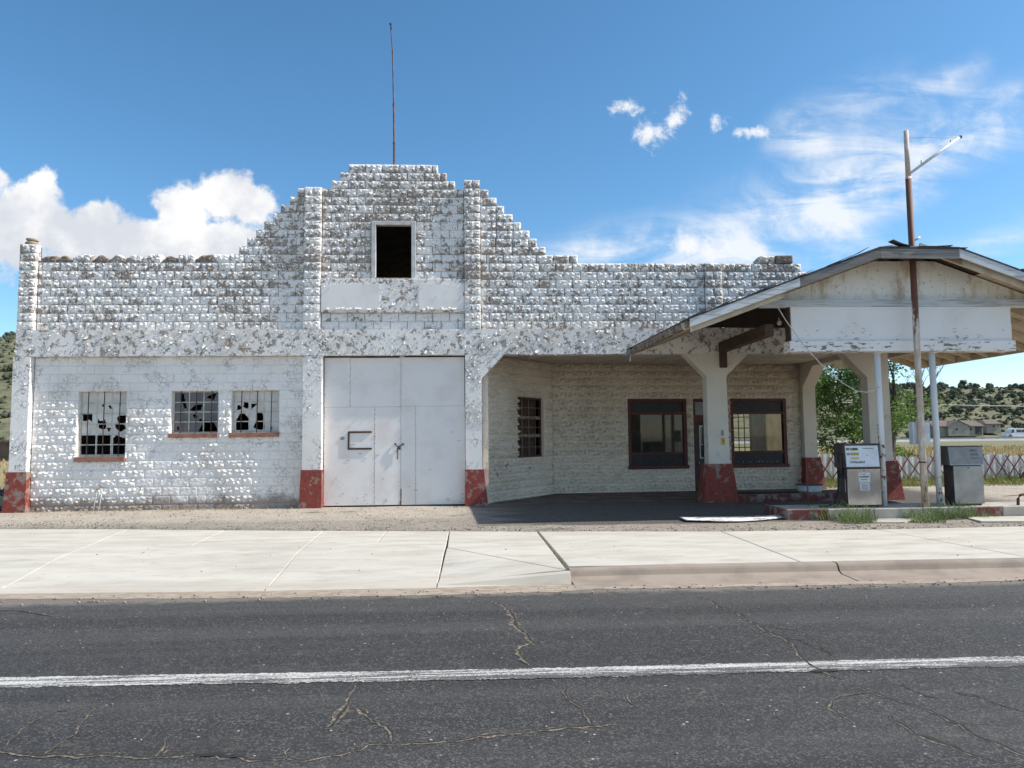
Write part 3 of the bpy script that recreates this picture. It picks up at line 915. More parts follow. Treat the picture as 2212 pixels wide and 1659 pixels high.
CRACKS = {
    'a': ([(-2.69, -12.14), (-2.66, -12.28), (-2.65, -12.39), (-2.62, -12.5), (-2.58, -12.62), (-2.6, -12.68), (-2.6, -12.79), (-2.61, -12.86), (-2.61, -12.91)], 0.012, 0),
    'b': ([(-2.83, -12.15), (-2.93, -12.19), (-2.97, -12.29), (-2.99, -12.41), (-2.96, -12.53), (-2.95, -12.65), (-2.93, -12.74), (-2.93, -12.8)], 0.010, 0),
    'c': ([(-3.4, -12.78), (-2.92, -12.82), (-2.8, -12.87), (-2.64, -12.93), (-2.54, -12.91), (-2.39, -12.95), (-2.23, -12.93), (-2.07, -12.97), (-1.92, -12.99), (-1.81, -12.98), (-1.67, -12.97), (-1.59, -12.98), (-1.52, -13.01), (-1.44, -13.0), (-1.38, -13.06), (-1.19, -13.07)], 0.016, 0),
    'c2': ([(-1.34, -13.07), (-1.23, -13.07), (-1.13, -13.06), (-1.02, -13.11), (-0.95, -13.07), (-0.82, -13.03), (-0.72, -12.98), (-0.67, -12.9), (-0.52, -12.91), (-0.37, -12.9), (-0.26, -12.89), (-0.1, -12.88), (0.01, -12.83), (0.17, -12.81), (0.3, -12.79), (0.6, -12.74), (0.9, -12.70)], 0.014, 0),
    'd': ([(-0.94, -11.76), (-0.92, -11.9), (-0.94, -12.0), (-0.93, -12.16), (-0.92, -12.24), (-0.94, -12.34), (-0.95, -12.48), (-0.98, -12.6)], 0.018, 0),
    'e': ([(-0.92, -12.24), (-0.82, -12.3), (-0.76, -12.42), (-0.69, -12.54), (-0.6, -12.63), (-0.55, -12.73), (-0.55, -12.83), (-0.52, -12.91)], 0.018, 0),
    'f': ([(-1.97, -12.7), (-1.93, -12.82), (-1.91, -12.93), (-1.91, -13.0)], 0.014, 0),
    'g': ([(-1.15, -12.88), (-1.15, -12.97), (-1.13, -13.06)], 0.012, 0),
    'h': ([(2.56, -8.99), (2.67, -9.24), (2.66, -9.58), (2.78, -9.91), (2.74, -10.15), (2.78, -10.34), (2.77, -10.59), (2.83, -10.8), (2.83, -11.06), (2.73, -11.4), (2.7, -11.62), (2.74, -11.8), (2.78, -12.02)], 0.020, 1),
    'h2': ([(2.78, -10.34), (2.93, -10.48), (3.1, -10.62), (3.07, -10.86), (3.04, -11.16), (3.02, -11.39)], 0.008, 1),
    'h3': ([(2.83, -10.8), (2.96, -10.93), (2.98, -11.15), (3.02, -11.32)], 0.008, 1),
    'i': ([(0.18, -9.06), (0.3, -9.3), (0.37, -9.68), (0.38, -10.16), (0.45, -10.43), (0.5, -10.79), (0.35, -11.0), (0.38, -11.27), (0.43, -11.43)], 0.028, 0),
    'j': ([(0.65, -11.92), (0.64, -12.22), (0.72, -12.4), (0.74, -12.61), (0.75, -12.73)], 0.014, 0),
    'k': ([(2.75, -12.66), (2.72, -12.79), (2.74, -12.86), (2.73, -13.0), (2.77, -13.05), (2.81, -13.13), (2.85, -13.18), (2.86, -13.26), (2.89, -13.33), (2.93, -13.38), (2.97, -13.44), (3.03, -13.42), (3.1, -13.55)], 0.016, 1),
    'l': ([(2.78, -12.1), (2.9, -12.33), (2.91, -12.38), (2.98, -12.47), (3.02, -12.57), (3.06, -12.64), (3.08, -12.78), (3.11, -12.89), (3.08, -12.99), (3.1, -13.1), (3.15, -13.19), (3.15, -13.27), (3.2, -13.4)], 0.015, 1),
    'm': ([(3.04, -12.08), (3.18, -12.15), (3.18, -12.27), (3.21, -12.38), (3.35, -12.44)], 0.007, 1),
    'n': ([(3.4, -12.26), (3.48, -12.36), (3.57, -12.41), (3.59, -12.54), (3.63, -12.62), (3.7, -12.8)], 0.007, 1),
    'o': ([(2.84, -12.27), (2.73, -12.29), (2.6, -12.33), (2.5, -12.4), (2.42, -12.55), (2.43, -12.65), (2.45, -12.74), (2.44, -12.86)], 0.012, 0),
    'q': ([(2.02, -12.57), (1.98, -12.66), (2.01, -12.71)], 0.014, 0),
    'r': ([(1.1, -12.16), (1.08, -12.34), (1.11, -12.43)], 0.010, 0),
    's': ([(-4.6, -9.3), (-5.1, -9.0), (-5.6, -8.9)], 0.02, 1),
}
for key, (pts, wd, dark) in CRACKS.items():
    fine = []
    for (ax, ay), (bx, by) in zip(pts, pts[1:]):
        n = max(2, int(math.hypot(bx - ax, by - ay) / 0.035))
        for i in range(n):
            fine.append((lerp(ax, bx, i / n), lerp(ay, by, i / n)))
    fine.append(pts[-1])
    wd *= 1.35
    for off, matn, k in ((0.0, 'crack_sand', 1.0), (0.0015, 'crack_dark', 0.6 if dark else 0.34)):
        mb = MB()
        for i, (x, y) in enumerate(fine):
            x += 0.014 * fbm(x * 14, y * 14, 1.0)
            y += 0.014 * fbm(x * 14, y * 14, 5.0)
            j = min(i + 1, len(fine) - 1)
            i0 = max(i - 1, 0)
            d = Vector((fine[j][0] - fine[i0][0], fine[j][1] - fine[i0][1], 0)).normalized()
            nn = Vector((-d.y, d.x, 0))
            h = wd * k * (0.22 + 2.4 * abs(fbm(x * 7, y * 7, 2.0))) * min(1.0, (i + 0.3) / 4, (len(fine) - i) / 4)
            sh = nn * (wd * 0.35 if off else 0.0)
            z = rz(x, y) + 0.003 + off
            mb.v += [(x + nn.x * h + sh.x, y + nn.y * h + sh.y, z), (x - nn.x * h + sh.x, y - nn.y * h + sh.y, z)]
            if i:
                mb.f.append((2 * i - 2, 2 * i - 1, 2 * i + 1, 2 * i))
        mb.build('crack', matn, road, fix=False)
for cx, cy, rr in ((-1.60, -12.975, 0.06), (-1.46, -13.005, 0.05), (2.76, -11.78, 0.075)):     # pot holes where the edge has broken out
    mb = MB()
    ring = [(cx + rr * (1.3 + 0.5 * random.random()) * math.cos(a), cy + rr * 0.45 * (0.7 + 0.6 * random.random()) * math.sin(a), rz(cx, cy) + 0.006) for a in (k * 0.45 for k in range(14))]
    mb.add(ring, [tuple(range(14))])
    mb.build('pothole', 'crack_dark', road, fix=False)
# ------------------------------------------------------------------ the garage
CH = 0.2075                   # block course
Z0 = 4.29                     # top of the concrete band
BL = 0.4145                   # block length with joint
garage = thing('garage_building', (-1.0, 0, 0), 'old white-painted concrete block garage with stepped parapet and peeling paint', 'building')


def zk(k):
    return Z0 + CH * k


MOLD = [(0.17, 0.64, 0.040, 1.0), (0.45, 0.72, 0.042, 0.9), (0.50, 0.34, 0.030, 0.5), (0.78, 0.42, 0.042, 1.0), (0.85, 0.76, 0.030, 0.7)]     # bumps of the casting mould: x, z, radius (m), height


def block_geo(w, h, seed, amp=0.026, d=0.18, nx=13, nz=7, cut=None):
    """rock-faced block: flat margin, broken face; x 0..w, z 0..h, face toward -y"""
    rnd = random.Random(seed)
    mg = min(0.024, w * 0.15)
    X = [0, mg] + [mg + (w - 2 * mg) * i / (nx - 2) for i in range(1, nx - 2)] + [w - mg, w]
    Zs = [0, 0.02] + [0.02 + (h - 0.04) * j / (nz - 1) for j in range(1, nz - 1)] + [h - 0.02, h]
    vs, fs = [], []
    NX, NZ = len(X), len(Zs)
    bumps = [(bx_ * w + rnd.uniform(-0.012, 0.012), bz * h + rnd.uniform(-0.01, 0.01), br * rnd.uniform(0.85, 1.2), bh * rnd.uniform(0.7, 1.25)) for bx_, bz, br, bh in MOLD if w > 0.28 or bx_ in (0.20, 0.78)]
    for j, z in enumerate(Zs):
        for i, x in enumerate(X):
            xx, zz = x, z
            if 0 < i < NX - 1 and 0 < j < NZ - 1:
                xx += rnd.uniform(-1, 1) * w / nx * 0.2
                zz += rnd.uniform(-1, 1) * h / nz * 0.2
            if i in (0, NX - 1) or j in (0, NZ - 1):
                y = 0.011 + rnd.uniform(0, 0.003)
            elif i in (1, NX - 2) or j in (1, NZ - 2):
                y = -0.001 - amp * 0.18 * rnd.random()
            else:
                y = -amp * (0.10 + 0.30 * rnd.random() + sum(bh * min(0.8, 2.0 * max(0.0, 1.0 - math.hypot((xx - bx_), (zz - bz) * 1.25) / br)) for bx_, bz, br, bh in bumps) * 1.25)
            if cut:
                zz = min(zz, zz * cut(x / w))
            vs.append((xx, y, zz))
    for j in range(NZ - 1):
        for i in range(NX - 1):
            a = j * NX + i
            if (i + j + seed) % 2:
                fs += [(a, a + 1, a + NX + 1), (a, a + NX + 1, a + NX)]
            else:
                fs += [(a, a + 1, a + NX), (a + 1, a + NX + 1, a + NX)]
    ring = [i for i in range(NX)] + [j * NX + NX - 1 for j in range(1, NZ)] + [(NZ - 1) * NX + i for i in range(NX - 2, -1, -1)] + [j * NX for j in range(NZ - 2, 0, -1)]
    o = len(vs)
    for i in ring:
        vs.append((vs[i][0], d, vs[i][2]))
    n = len(ring)
    for k in range(n):
        fs.append((ring[k], o + k, o + (k + 1) % n, ring[(k + 1) % n]))
    fs.append(tuple(o + k for k in range(n)))
    return vs, fs


BM = {}


def block_mesh(kind, var, mat, amp=0.026):
    key = (kind, var, mat)
    if key not in BM:
        wdt = {'full': BL, 'half': BL / 2}[kind] - 0.007
        mb = MB()
        mb.add(*block_geo(wdt, CH - 0.006, var + (50 if kind == 'half' else 0), amp, nx=13 if kind == 'full' else 8))
        BM[key] = (mb.mesh('block', mat), wdt)
    return BM[key]


def row(x0, x1, phase):
    """cut a course x0..x1 into blocks of length BL, joints at phase"""
    out, x = [], x0
    j = x0 + ((phase - x0) % BL)
    if j - x0 > 0.05:
        out.append((x0, min(j, x1)))
    x = j if j - x0 > 0.05 else x0
    if j - x0 <= 0.05:
        nxt = j + BL
        out.append((x0, min(nxt, x1)))
        x = nxt
    while x < x1 - 0.02:
        e = min(x + BL, x1)
        if x1 - e < 0.05:
            e = x1
        out.append((x, e))
        x = e
    return [(a, b) for a, b in out if b - a > 0.03]


# step-back of the parapet: left and right limits of every course above the band
LX = {8: -5.96, 9: -5.75, 10: -5.56, 11: -5.35, 12: -5.16, 13: -4.94, 14: -4.76, 15: -4.54, 16: -4.357}
RX = {0: 8.60, 1: 8.60, 2: 8.60, 3: 8.60, 4: 8.55, 5: 8.5, 6: 8.43, 7: 8.27, 8: 2.58, 9: 1.772, 10: 1.561, 11: 1.379, 12: 1.168, 13: 0.961, 14: 0.749, 15: 0.564, 16: 0.359}
YU = 0.10                      # face of the upper walls
upper = []                     # (xa, xb, z, y)
back = MB()
PIL = [(-10.87, -10.47, 10), (-4.165, -3.745, 17), (-0.257, 0.15, 18), (5.77, 6.21, 8)]


def backing(x0, x1, z0, z1, y0=YU + 0.03, y1=YU + 0.20):
    back.box(x0, x1, y0, y1, z0, z1)


for k in range(0, 17):         # left wing
    xl = -10.47 if k < 8 else LX[k]
    ph = 0.0 if k % 2 else BL / 2
    for a, b_ in row(xl, -4.165, -4.165 + ph):
        upper.append((a, b_, zk(k), YU))
    backing(xl + (0.03 if k >= 8 else 0), -4.165, zk(k), zk(k + 1) - (0.03 if k in (8,) else 0.0))
CL = {17: -3.525, 18: -3.318, 19: -3.114}
CR = {17: -0.476, 18: -0.681, 19: -0.90}
for k in range(0, 20):         # middle, between the pilasters
    if 2 <= k < 6:
        continue
    xl, xr = CL.get(k, -3.745), CR.get(k, -0.257)
    ph = 0.0 if k % 2 else BL / 2
    spans = [(xl, xr)]
    if 6 <= k < 13:
        spans = [(xl, -2.53), (-1.455, xr)]
    for s0, s1 in spans:
        for a, b_ in row(s0, s1, -3.11 + ph):
            upper.append((a, b_, zk(k), YU))
        backing(s0 + (0.03 if k > 16 else 0), s1 - (0.03 if k > 16 else 0), zk(k), zk(k + 1) - (0.03 if k == 19 else 0.0))
for k in range(0, 17):         # right wing
    ph = 0.0 if k % 2 else BL / 2
    for s0, s1 in (((0.15, 5.77), (6.21, RX[k])) if k < 8 else ((0.15, RX[k]),)):
        for a, b_ in row(s0, s1, RX[k] + ph if k >= 8 else 0.36 + ph):
            if k == 7 and 7.9 < a < 8.05:
                continue
            upper.append((a, b_, zk(k), YU))
        backing(s0, s1 - (0.03 if k >= 4 else 0), zk(k), zk(k + 1) - (0.03 if k >= 7 else 0))
for x0, x1, kt in PIL:         # pilasters above the band, block by block
    for k in range(0, kt):
        pr = 0.0 if x1 < 5 else 0.055
        if k == kt - 1 and kt > 10 or k % 2 == 0 and kt < 9:
            xm = (x0 + x1) / 2
            upper.append((x0, xm, zk(k), pr))
            upper.append((xm, x1, zk(k), pr))
        else:
            upper.append((x0, x1, zk(k), pr))
    back.box(x0 + 0.02, x1 - 0.02, (0.02 if x1 < 5 else 0.075), 0.25, Z0, zk(kt) - 0.03)
wall_up = back.build('parapet_wall', 'mortar', garage)

upper.sort(key=lambda u: -u[2])
stuff = MB()
nobj = 0
for n_, (a, b_, z, y) in enumerate(upper):
    wdt = b_ - a - 0.013
    kind = 'half' if wdt < 0.28 else 'full'
    jit = (random.uniform(-0.004, 0.004), random.uniform(-0.008, 0.008))
    if nobj < 300:
        me, w0 = block_mesh(kind, n_ % 8, 'paint_upper', 0.025)
        o = bpy.data.objects.new('block', me)
        C.objects.link(o)
        o.parent = wall_up
        o.location = (a + 0.0035, y + jit[0], z + 0.003)
        o.scale = (wdt / w0, 1, 1)
        o.rotation_euler = (0, jit[1] * 0.35, jit[1])
        nobj += 1
    else:
        vs, fs = block_geo(wdt, CH - 0.005, n_ % 9, 0.024, nx=13 if kind == 'full' else 7)
        stuff.add([(v[0] + a + 0.0035, v[1] + y + jit[0], v[2] + z + 0.003) for v in vs], fs)
tag(stuff.build('block_courses', 'paint_upper', garage), kind='stuff')
# broken crowning course on the left wing
bx = [-10.43, -10.06, -9.68, -9.21, -8.815, -8.41, -8.03, -7.59, -7.19, -6.78, -6.38, -5.96]
for i in range(11):
    a, b_ = bx[i], bx[i + 1]
    cl, cr_, cm = ((0.45, 0.75, 0.7), (0.3, 0.25, 0.78), (0.55, 0.85, 0.98), (0.25, 0.35, 0.85), (0.35, 0.45, 0.92), (0.5, 0.62, 0.9), (0.6, 0.98, 0.98), (0.12, 0.5, 0.75), (0.97, 0.95, 0.98), (0.4, 0.95, 0.85), (0.97, 0.9, 0.98))[i]
    cut = (lambda cl, cr_, cm: lambda s_: (cl + (cm - cl) * sstep(0, 0.45, s_)) if s_ < 0.5 else (cr_ + (cm - cr_) * sstep(1, 0.55, s_)))(cl, cr_, cm)
    mb = MB()
    mb.add(*block_geo(b_ - a - 0.01, CH, 70 + i, 0.028, cut=cut))
    mb.build('broken_block', 'paint_upper' if cm > 0.87 else 'broken_block', wall_up, loc=(a, YU, zk(8)))

# lower left wall with its three windows
WIN = [(-9.463, -8.345, 12, 4), (-7.29, -6.19, 9, 4), (-5.875, -4.745, 9, 4)]     # x0, x1, sill course, head course (down from the band)
ZB = 3.655
YL = 0.15
lw, lb = MB(), MB()
for n in range(0, 18):
    zt = ZB - CH * n
    zb = max(zt - CH, -0.06)
    spans = [(-10.50, -4.14)]
    for x0, x1, s_, h_ in WIN:
        if h_ <= n < s_:
            spans = [q for a, b_ in spans for q in ((a, min(b_, x0)), (max(a, x1), b_)) if q[1] - q[0] > 0.02]
    for a0, b0 in spans:
        lb.box(a0, b0, YL + 0.016, YL + 0.20, zb, zt)
        for a, b_ in row(a0, b0, -4.14 + (0 if n % 2 else BL / 2)):
            sm = 0.006 + 0.030 * sstep(0.38, 0.60, 0.5 + 0.5 * fbm(a * 0.55, zt * 0.8, 11.0)) * (0.35 if zt > 2.9 else 1.0)
            vs, fs = block_geo(b_ - a - 0.005, zt - zb - 0.004, (int(a * 10) + n) % 5, sm)
            lw.add([(v[0] + a + 0.0025, v[1] * 0.9 + YL, v[2] + zb + 0.002) for v in vs], fs)
wall_low = lb.build('front_wall', 'paint_lower', garage)
tag(lw.build('block_courses', 'paint_lower', garage), kind='stuff')

# concrete band and lower pilasters, columns with haunches (each its own piece)
band = MB()
for x0, x1 in ((-10.87, -4.15), (-4.148, -0.2), (-0.198, 3.0), (3.002, 6.0), (6.002, 10.36)):
    band.box(x0, x1, 0.0, 0.34, ZB, Z0 - 0.001)
band = band.build('concrete_band', 'paint_frame', garage)


def plinth(par, x0, x1, X0, X1, zt, y0=-0.02, Y0=-0.06, y1=0.36):
    mb = MB()
    mb.frustum(X0, X1, Y0, y1, -0.08, x0, x1, y0, y1 - 0.002, zt)
    return mb.build('plinth', 'red_plinth', par)


def pilaster(x0, x1, zt, px, zp, prof=None, y1=0.34, mat='paint_frame'):
    mb = MB()
    if prof:
        mb.prism_y(prof, 0.0, y1)
    else:
        mb.cbox(x0, x1, 0.0, y1, zp - 0.02, zt, 0.012)
    o = mb.build('pilaster', mat, garage)
    plinth(o, *px, zp)
    return o


pilaster(-10.92, -10.51, ZB - 0.002, (-10.945, -10.49, -11.0, -10.465), 0.935)
pilaster(-4.155, -3.69, ZB - 0.002, (-4.165, -3.68, -4.20, -3.67), 0.905)
pilaster(0, 0, 0, (-0.265, 0.185, -0.275, 0.30), 0.87, prof=[(-0.25, 0.85), (0.15, 0.85), (0.15, 3.07), (0.70, ZB - 0.002), (-0.25, ZB - 0.002)])


def column(prof, y0, y1, pl, zp, label=None):
    mb = MB()
    mb.prism_y(prof, y0, y1)
    o = mb.build('column', 'paint_column', garage)
    X0, X1, x0, x1 = pl
    mb = MB()
    mb.frustum(X0, X1, y0 - 0.12, y1 + 0.12, -0.08, x0, x1, y0 - 0.04, y1 + 0.04, zp)
    mb.build('plinth', 'red_plinth', o)
    return o


column([(5.70, 0.9), (6.235, 0.9), (6.205, 3.09), (6.78, ZB - 0.002), (5.17, ZB - 0.002), (5.71, 3.09)], 0.0, 0.33, (5.52, 6.39, 5.62, 6.285), 0.935)
column([(9.80, 0.9), (10.35, 0.9), (10.34, ZB - 0.002), (9.2, ZB - 0.002), (9.79, 3.04)], 0.0, 0.33, (9.62, 10.55, 9.72, 10.45), 0.955)
# rear corner column: haunch runs forward along the side beam
mb = MB()
mb.prism_x([(3.80, 0.9), (4.16, 0.9), (4.16, ZB - 0.002), (3.10, ZB - 0.002), (3.80, 3.06)], 9.885, 10.27)
o = mb.build('column', 'paint_column', garage)
mb = MB()
mb.frustum(9.80, 10.46, 3.68, 4.28, -0.08, 9.87, 10.34, 3.76, 4.2, 0.945)
mb.build('plinth', 'red_plinth', o)
mb = MB()
mb.box(9.9, 10.30, 0.342, 9.5, ZB + 0.001, Z0 - 0.01)
mb.build('side_beam', 'paint_column', garage)
mb = MB()
mb.prism_x([(0.331, 3.04), (0.332, ZB), (0.95, ZB)], 9.88, 10.3)
mb.build('haunch', 'paint_column', garage)

# signboard of smooth render over the door, two patches of sound paint on it
mb = MB()
mb.cbox(-3.744, -0.258, 0.012, 0.30, zk(2), zk(6) + 0.0, 0.01)
sign = mb.build('signboard', 'paint_frame', garage)


def patch(x0, x1, z0, z1, sd_):
    mb = MB()
    rnd = random.Random(sd_)
    ring = []
    for (ax, az), (bx_, bz) in zip([(x0, z0), (x1, z0), (x1, z1), (x0, z1)], [(x1, z0), (x1, z1), (x0, z1), (x0, z0)]):
        n = int(max(abs(bx_ - ax), abs(bz - az)) / 0.05)
        for i in range(n):
            ring.append((lerp(ax, bx_, i / n) + rnd.uniform(-0.012, 0.012), lerp(az, bz, i / n) + rnd.uniform(-0.012, 0.012)))
    mb.prism_y(ring, -0.002, 0.013)
    return mb.build('render_patch', 'door_sheet', sign)


patch(-3.72, -2.32, zk(2) + 0.05, 5.40, 1)
patch(-1.38, -0.30, zk(2) + 0.06, 5.40, 2)

# upper window: open, boarded frame
uf = MB()
uf.cbox(-2.535, -2.43, 0.05, 0.2, zk(6), zk(13), 0.006)
uf.cbox(-1.557, -1.45, 0.05, 0.2, zk(6), zk(13), 0.006)
uf.cbox(-2.4295, -1.5575, 0.052, 0.2, zk(13) - 0.095, zk(13), 0.006)
uw = uf.build('upper_window_frame', 'frame_white', garage)
mb = MB()
mb.cbox(-2.43, -1.557, 0.03, 0.2, zk(6) + 0.001, zk(6) + 0.028, 0.004)
mb.build('sill', 'wood_rotten', uw)


# steel sash windows with broken panes
def inpoly(p, poly):
    x, y = p
    c = False
    for (x0, y0), (x1, y1) in zip(poly, poly[1:] + poly[:1]):
        if (y0 > y) != (y1 > y) and x < (x1 - x0) * (y - y0) / (y1 - y0) + x0:
            c = not c
    return c


def sash(x0, x1, z0, z1, cols, rows_, holes, panemat, bars, sillx, transom=None):
    """holes are polygons in 0..1 window space (z up)"""
    yf = YL + 0.125
    fr_ = MB()
    fr_.box(x0, x0 + 0.035, yf - 0.02, yf + 0.02, z0, z1)
    fr_.box(x1 - 0.03, x1, yf - 0.02, yf + 0.02, z0, z1)
    fr_.box(x0 + 0.035, x1 - 0.03, yf - 0.02, yf + 0.02, z0, z0 + 0.035)
    fr_.box(x0 + 0.035, x1 - 0.03, yf - 0.02, yf + 0.02, z1 - 0.03, z1)
    win = fr_.build('window', 'sash_white', garage)
    gx0, gx1, gz0, gz1 = x0 + 0.036, x1 - 0.031, z0 + 0.036, z1 - 0.031
    for i in range(1, cols):
        x = lerp(gx0, gx1, i / cols)
        MB().box(x - 0.011, x + 0.011, yf - 0.012, yf + 0.012, gz0, gz1).build('glazing_bar', 'sash_white', win)
    for j in range(1, rows_):
        z = lerp(gz0, gz1, j / rows_)
        hw = 0.020 if transom == j else 0.011
        MB().box(gx0, gx1, yf - 0.014, yf + 0.010, z - hw, z + hw).build('glazing_bar', 'sash_white', win)
    for i in range(cols):
        for j in range(rows_):
            ax, bx_ = lerp(gx0, gx1, i / cols), lerp(gx0, gx1, (i + 1) / cols)
            az, bz = lerp(gz0, gz1, j / rows_), lerp(gz0, gz1, (j + 1) / rows_)
            N = 16
            mb = MB()
            vid = {}

            def vtx(a, b_):
                if (a, b_) not in vid:
                    vid[a, b_] = len(mb.v)
                    mb.v.append((lerp(ax, bx_, a / N), yf + 0.002, lerp(az, bz, b_ / N)))
                return vid[a, b_]
            for a in range(N):
                for b_ in range(N):
                    px_ = ((lerp(ax, bx_, (a + 0.5) / N) - x0) / (x1 - x0), (lerp(az, bz, (b_ + 0.5) / N) - z0) / (z1 - z0))
                    if any(inpoly(px_, h) for h in holes):
                        continue
                    mb.f.append((vtx(a, b_), vtx(a + 1, b_), vtx(a + 1, b_ + 1), vtx(a, b_ + 1)))
            if mb.f:
                mb.build('pane', panemat, win, fix=False)
    for bxr in bars:
        x = lerp(x0, x1, bxr)
        MB().tube([(x + 0.004, YL + 0.055, z1 + 0.01), (x, YL + 0.045, (z0 + z1) / 2), (x - 0.006, YL + 0.05, z0 - 0.01)], 0.011, 6).build('security_bar', 'iron', win)
    mb = MB()
    mb.cbox(x0 - 0.03, x1 + 0.02, YL - 0.065, YL + 0.11, z0 - 0.105, z0 - 0.001, 0.008)
    mb.build('sill', 'sill_brick', win)
    return win


H1 = [[(0.04, 0.66), (0.05, 0.56), (0.10, 0.54), (0.18, 0.57), (0.25, 0.53), (0.24, 0.66), (0.10, 0.675)],
      [(0.37, 0.58), (0.42, 0.545), (0.47, 0.555), (0.53, 0.585), (0.535, 0.43), (0.48, 0.42), (0.38, 0.44)],
      [(0.56, 0.445), (0.66, 0.445), (0.60, 0.375)], [(0.76, 0.59), (0.83, 0.635), (0.97, 0.63), (0.98, 0.55), (0.90, 0.50), (0.97, 0.44), (0.86, 0.375), (0.76, 0.42), (0.72, 0.49), (0.80, 0.52)],
      [(0.44, 0.80), (0.48, 0.81), (0.49, 0.775), (0.45, 0.77)], [(0.57, 0.79), (0.62, 0.79), (0.68, 0.74), (0.66, 0.72), (0.60, 0.74)], [(0.80, 0.82), (0.84, 0.82), (0.83, 0.78), (0.81, 0.78)],
      [(0.04, 0.33), (0.34, 0.33), (0.34, 0.03), (0.04, 0.03)], [(0.37, 0.33), (0.66, 0.33), (0.66, 0.03), (0.37, 0.03)], [(0.69, 0.28), (0.76, 0.33), (0.93, 0.28), (0.97, 0.31), (0.97, 0.03), (0.69, 0.03)]]
H2 = [[(0.14, 0.95), (0.22, 0.93), (0.25, 0.75), (0.30, 0.58), (0.24, 0.60), (0.16, 0.80)], [(0.36, 0.55), (0.45, 0.66), (0.62, 0.69), (0.60, 0.55), (0.45, 0.53)], [(0.70, 0.85), (0.84, 0.94), (0.93, 0.95), (0.86, 0.78)],
      [(0.42, 0.44), (0.50, 0.46), (0.52, 0.38), (0.45, 0.36)], [(0.55, 0.04), (0.62, 0.20), (0.68, 0.30), (0.86, 0.28), (0.93, 0.16), (0.97, 0.04)], [(0.10, 0.16), (0.14, 0.18), (0.13, 0.08), (0.10, 0.08)], [(0.55, 0.33), (0.62, 0.34), (0.62, 0.28), (0.56, 0.28)]]
H3 = [[(0.08, 0.55), (0.09, 0.66), (0.15, 0.66), (0.18, 0.57), (0.14, 0.54)], [(0.21, 0.62), (0.24, 0.74), (0.32, 0.72), (0.34, 0.60), (0.28, 0.57)], [(0.39, 0.69), (0.52, 0.69), (0.39, 0.56)],
      [(0.08, 0.06), (0.08, 0.32), (0.15, 0.46), (0.24, 0.46), (0.35, 0.34), (0.35, 0.06)], [(0.43, 0.12), (0.50, 0.30), (0.51, 0.47), (0.62, 0.47), (0.66, 0.36), (0.63, 0.28), (0.68, 0.20), (0.67, 0.09), (0.60, 0.06)], [(0.80, 0.08), (0.84, 0.16), (0.83, 0.08)]]
sash(-9.463, -8.345, ZB - CH * 12 + 0.105, ZB - CH * 4, 3, 6, H1, 'pane_painted', (0.19, 0.52, 0.85), 0, transom=2)
sash(-7.29, -6.19, ZB - CH * 9 + 0.02, ZB - CH * 4, 3, 4, H2, 'pane_dirty', (0.19, 0.52, 0.85), 0)
sash(-5.875, -4.745, ZB - CH * 9 + 0.02, ZB - CH * 4, 3, 4, H3, 'pane_painted', (0.20, 0.53, 0.83), 0)

# big double door: six sheets, gap under the lintel, old sign batten, chain
gd = MB()
gd.box(-3.69, -0.25, 0.215, 0.26, 0.03, 3.612)
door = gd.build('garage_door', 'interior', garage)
for x0, x1, z0, z1 in ((-3.675, -3.053, 2.408, 3.615), (-3.049, -1.824, 2.408, 3.610), (-3.668, -2.459, 0.035, 2.404), (-2.455, -1.822, 0.035, 2.404),
                       (-1.817, -0.272, 2.416, 3.618), (-1.815, -1.472, 0.03, 2.412), (-1.468, -0.262, 0.03, 2.412)):
    mb = MB()
    mb.cbox(x0, x1, 0.185 + random.uniform(-0.003, 0.003), 0.21, z0, z1, 0.004)
    mb.build('door_sheet', 'door_sheet', door)
for x0, x1, z0, z1 in ((-3.097, -2.524, 1.775, 1.818), (-3.097, -3.055, 1.418, 1.773), (-3.097, -2.522, 1.372, 1.416)):
    MB().cbox(x0, x1, 0.160, 0.184, z0, z1, 0.004).build('sign_batten', 'wood_brown', door)
mb = MB()
mb.sphere((-3.235, 0.185, 1.65), 0.055, 8, 5, (1.1, 0.35, 0.75), 0.15)
mb.build('lock_plate', 'steel_dull', door)
mb = MB()
mb.tube([(-1.955, 0.165, 1.50), (-1.93, 0.15, 1.46), (-1.885, 0.15, 1.43), (-1.84, 0.15, 1.45), (-1.80, 0.15, 1.475), (-1.765, 0.165, 1.495)], 0.013, 6)
mb.tube([(-1.885, 0.15, 1.43), (-1.905, 0.16, 1.33), (-1.90, 0.16, 1.24), (-1.90, 0.16, 1.13)], 0.012, 6)
mb.sphere((-1.955, 0.17, 1.50), 0.024, 8, 5)
mb.sphere((-1.765, 0.17, 1.495), 0.024, 8, 5)
mb.cbox(-1.875, -1.825, 0.135, 0.165, 1.37, 1.42, 0.006)
mb.build('chain', 'iron', door)
mb = MB()
mb.box(-1.86, -1.74, 0.19, 0.212, 3.614, ZB - 0.004)
mb.build('stop_block', 'wood_white', door)

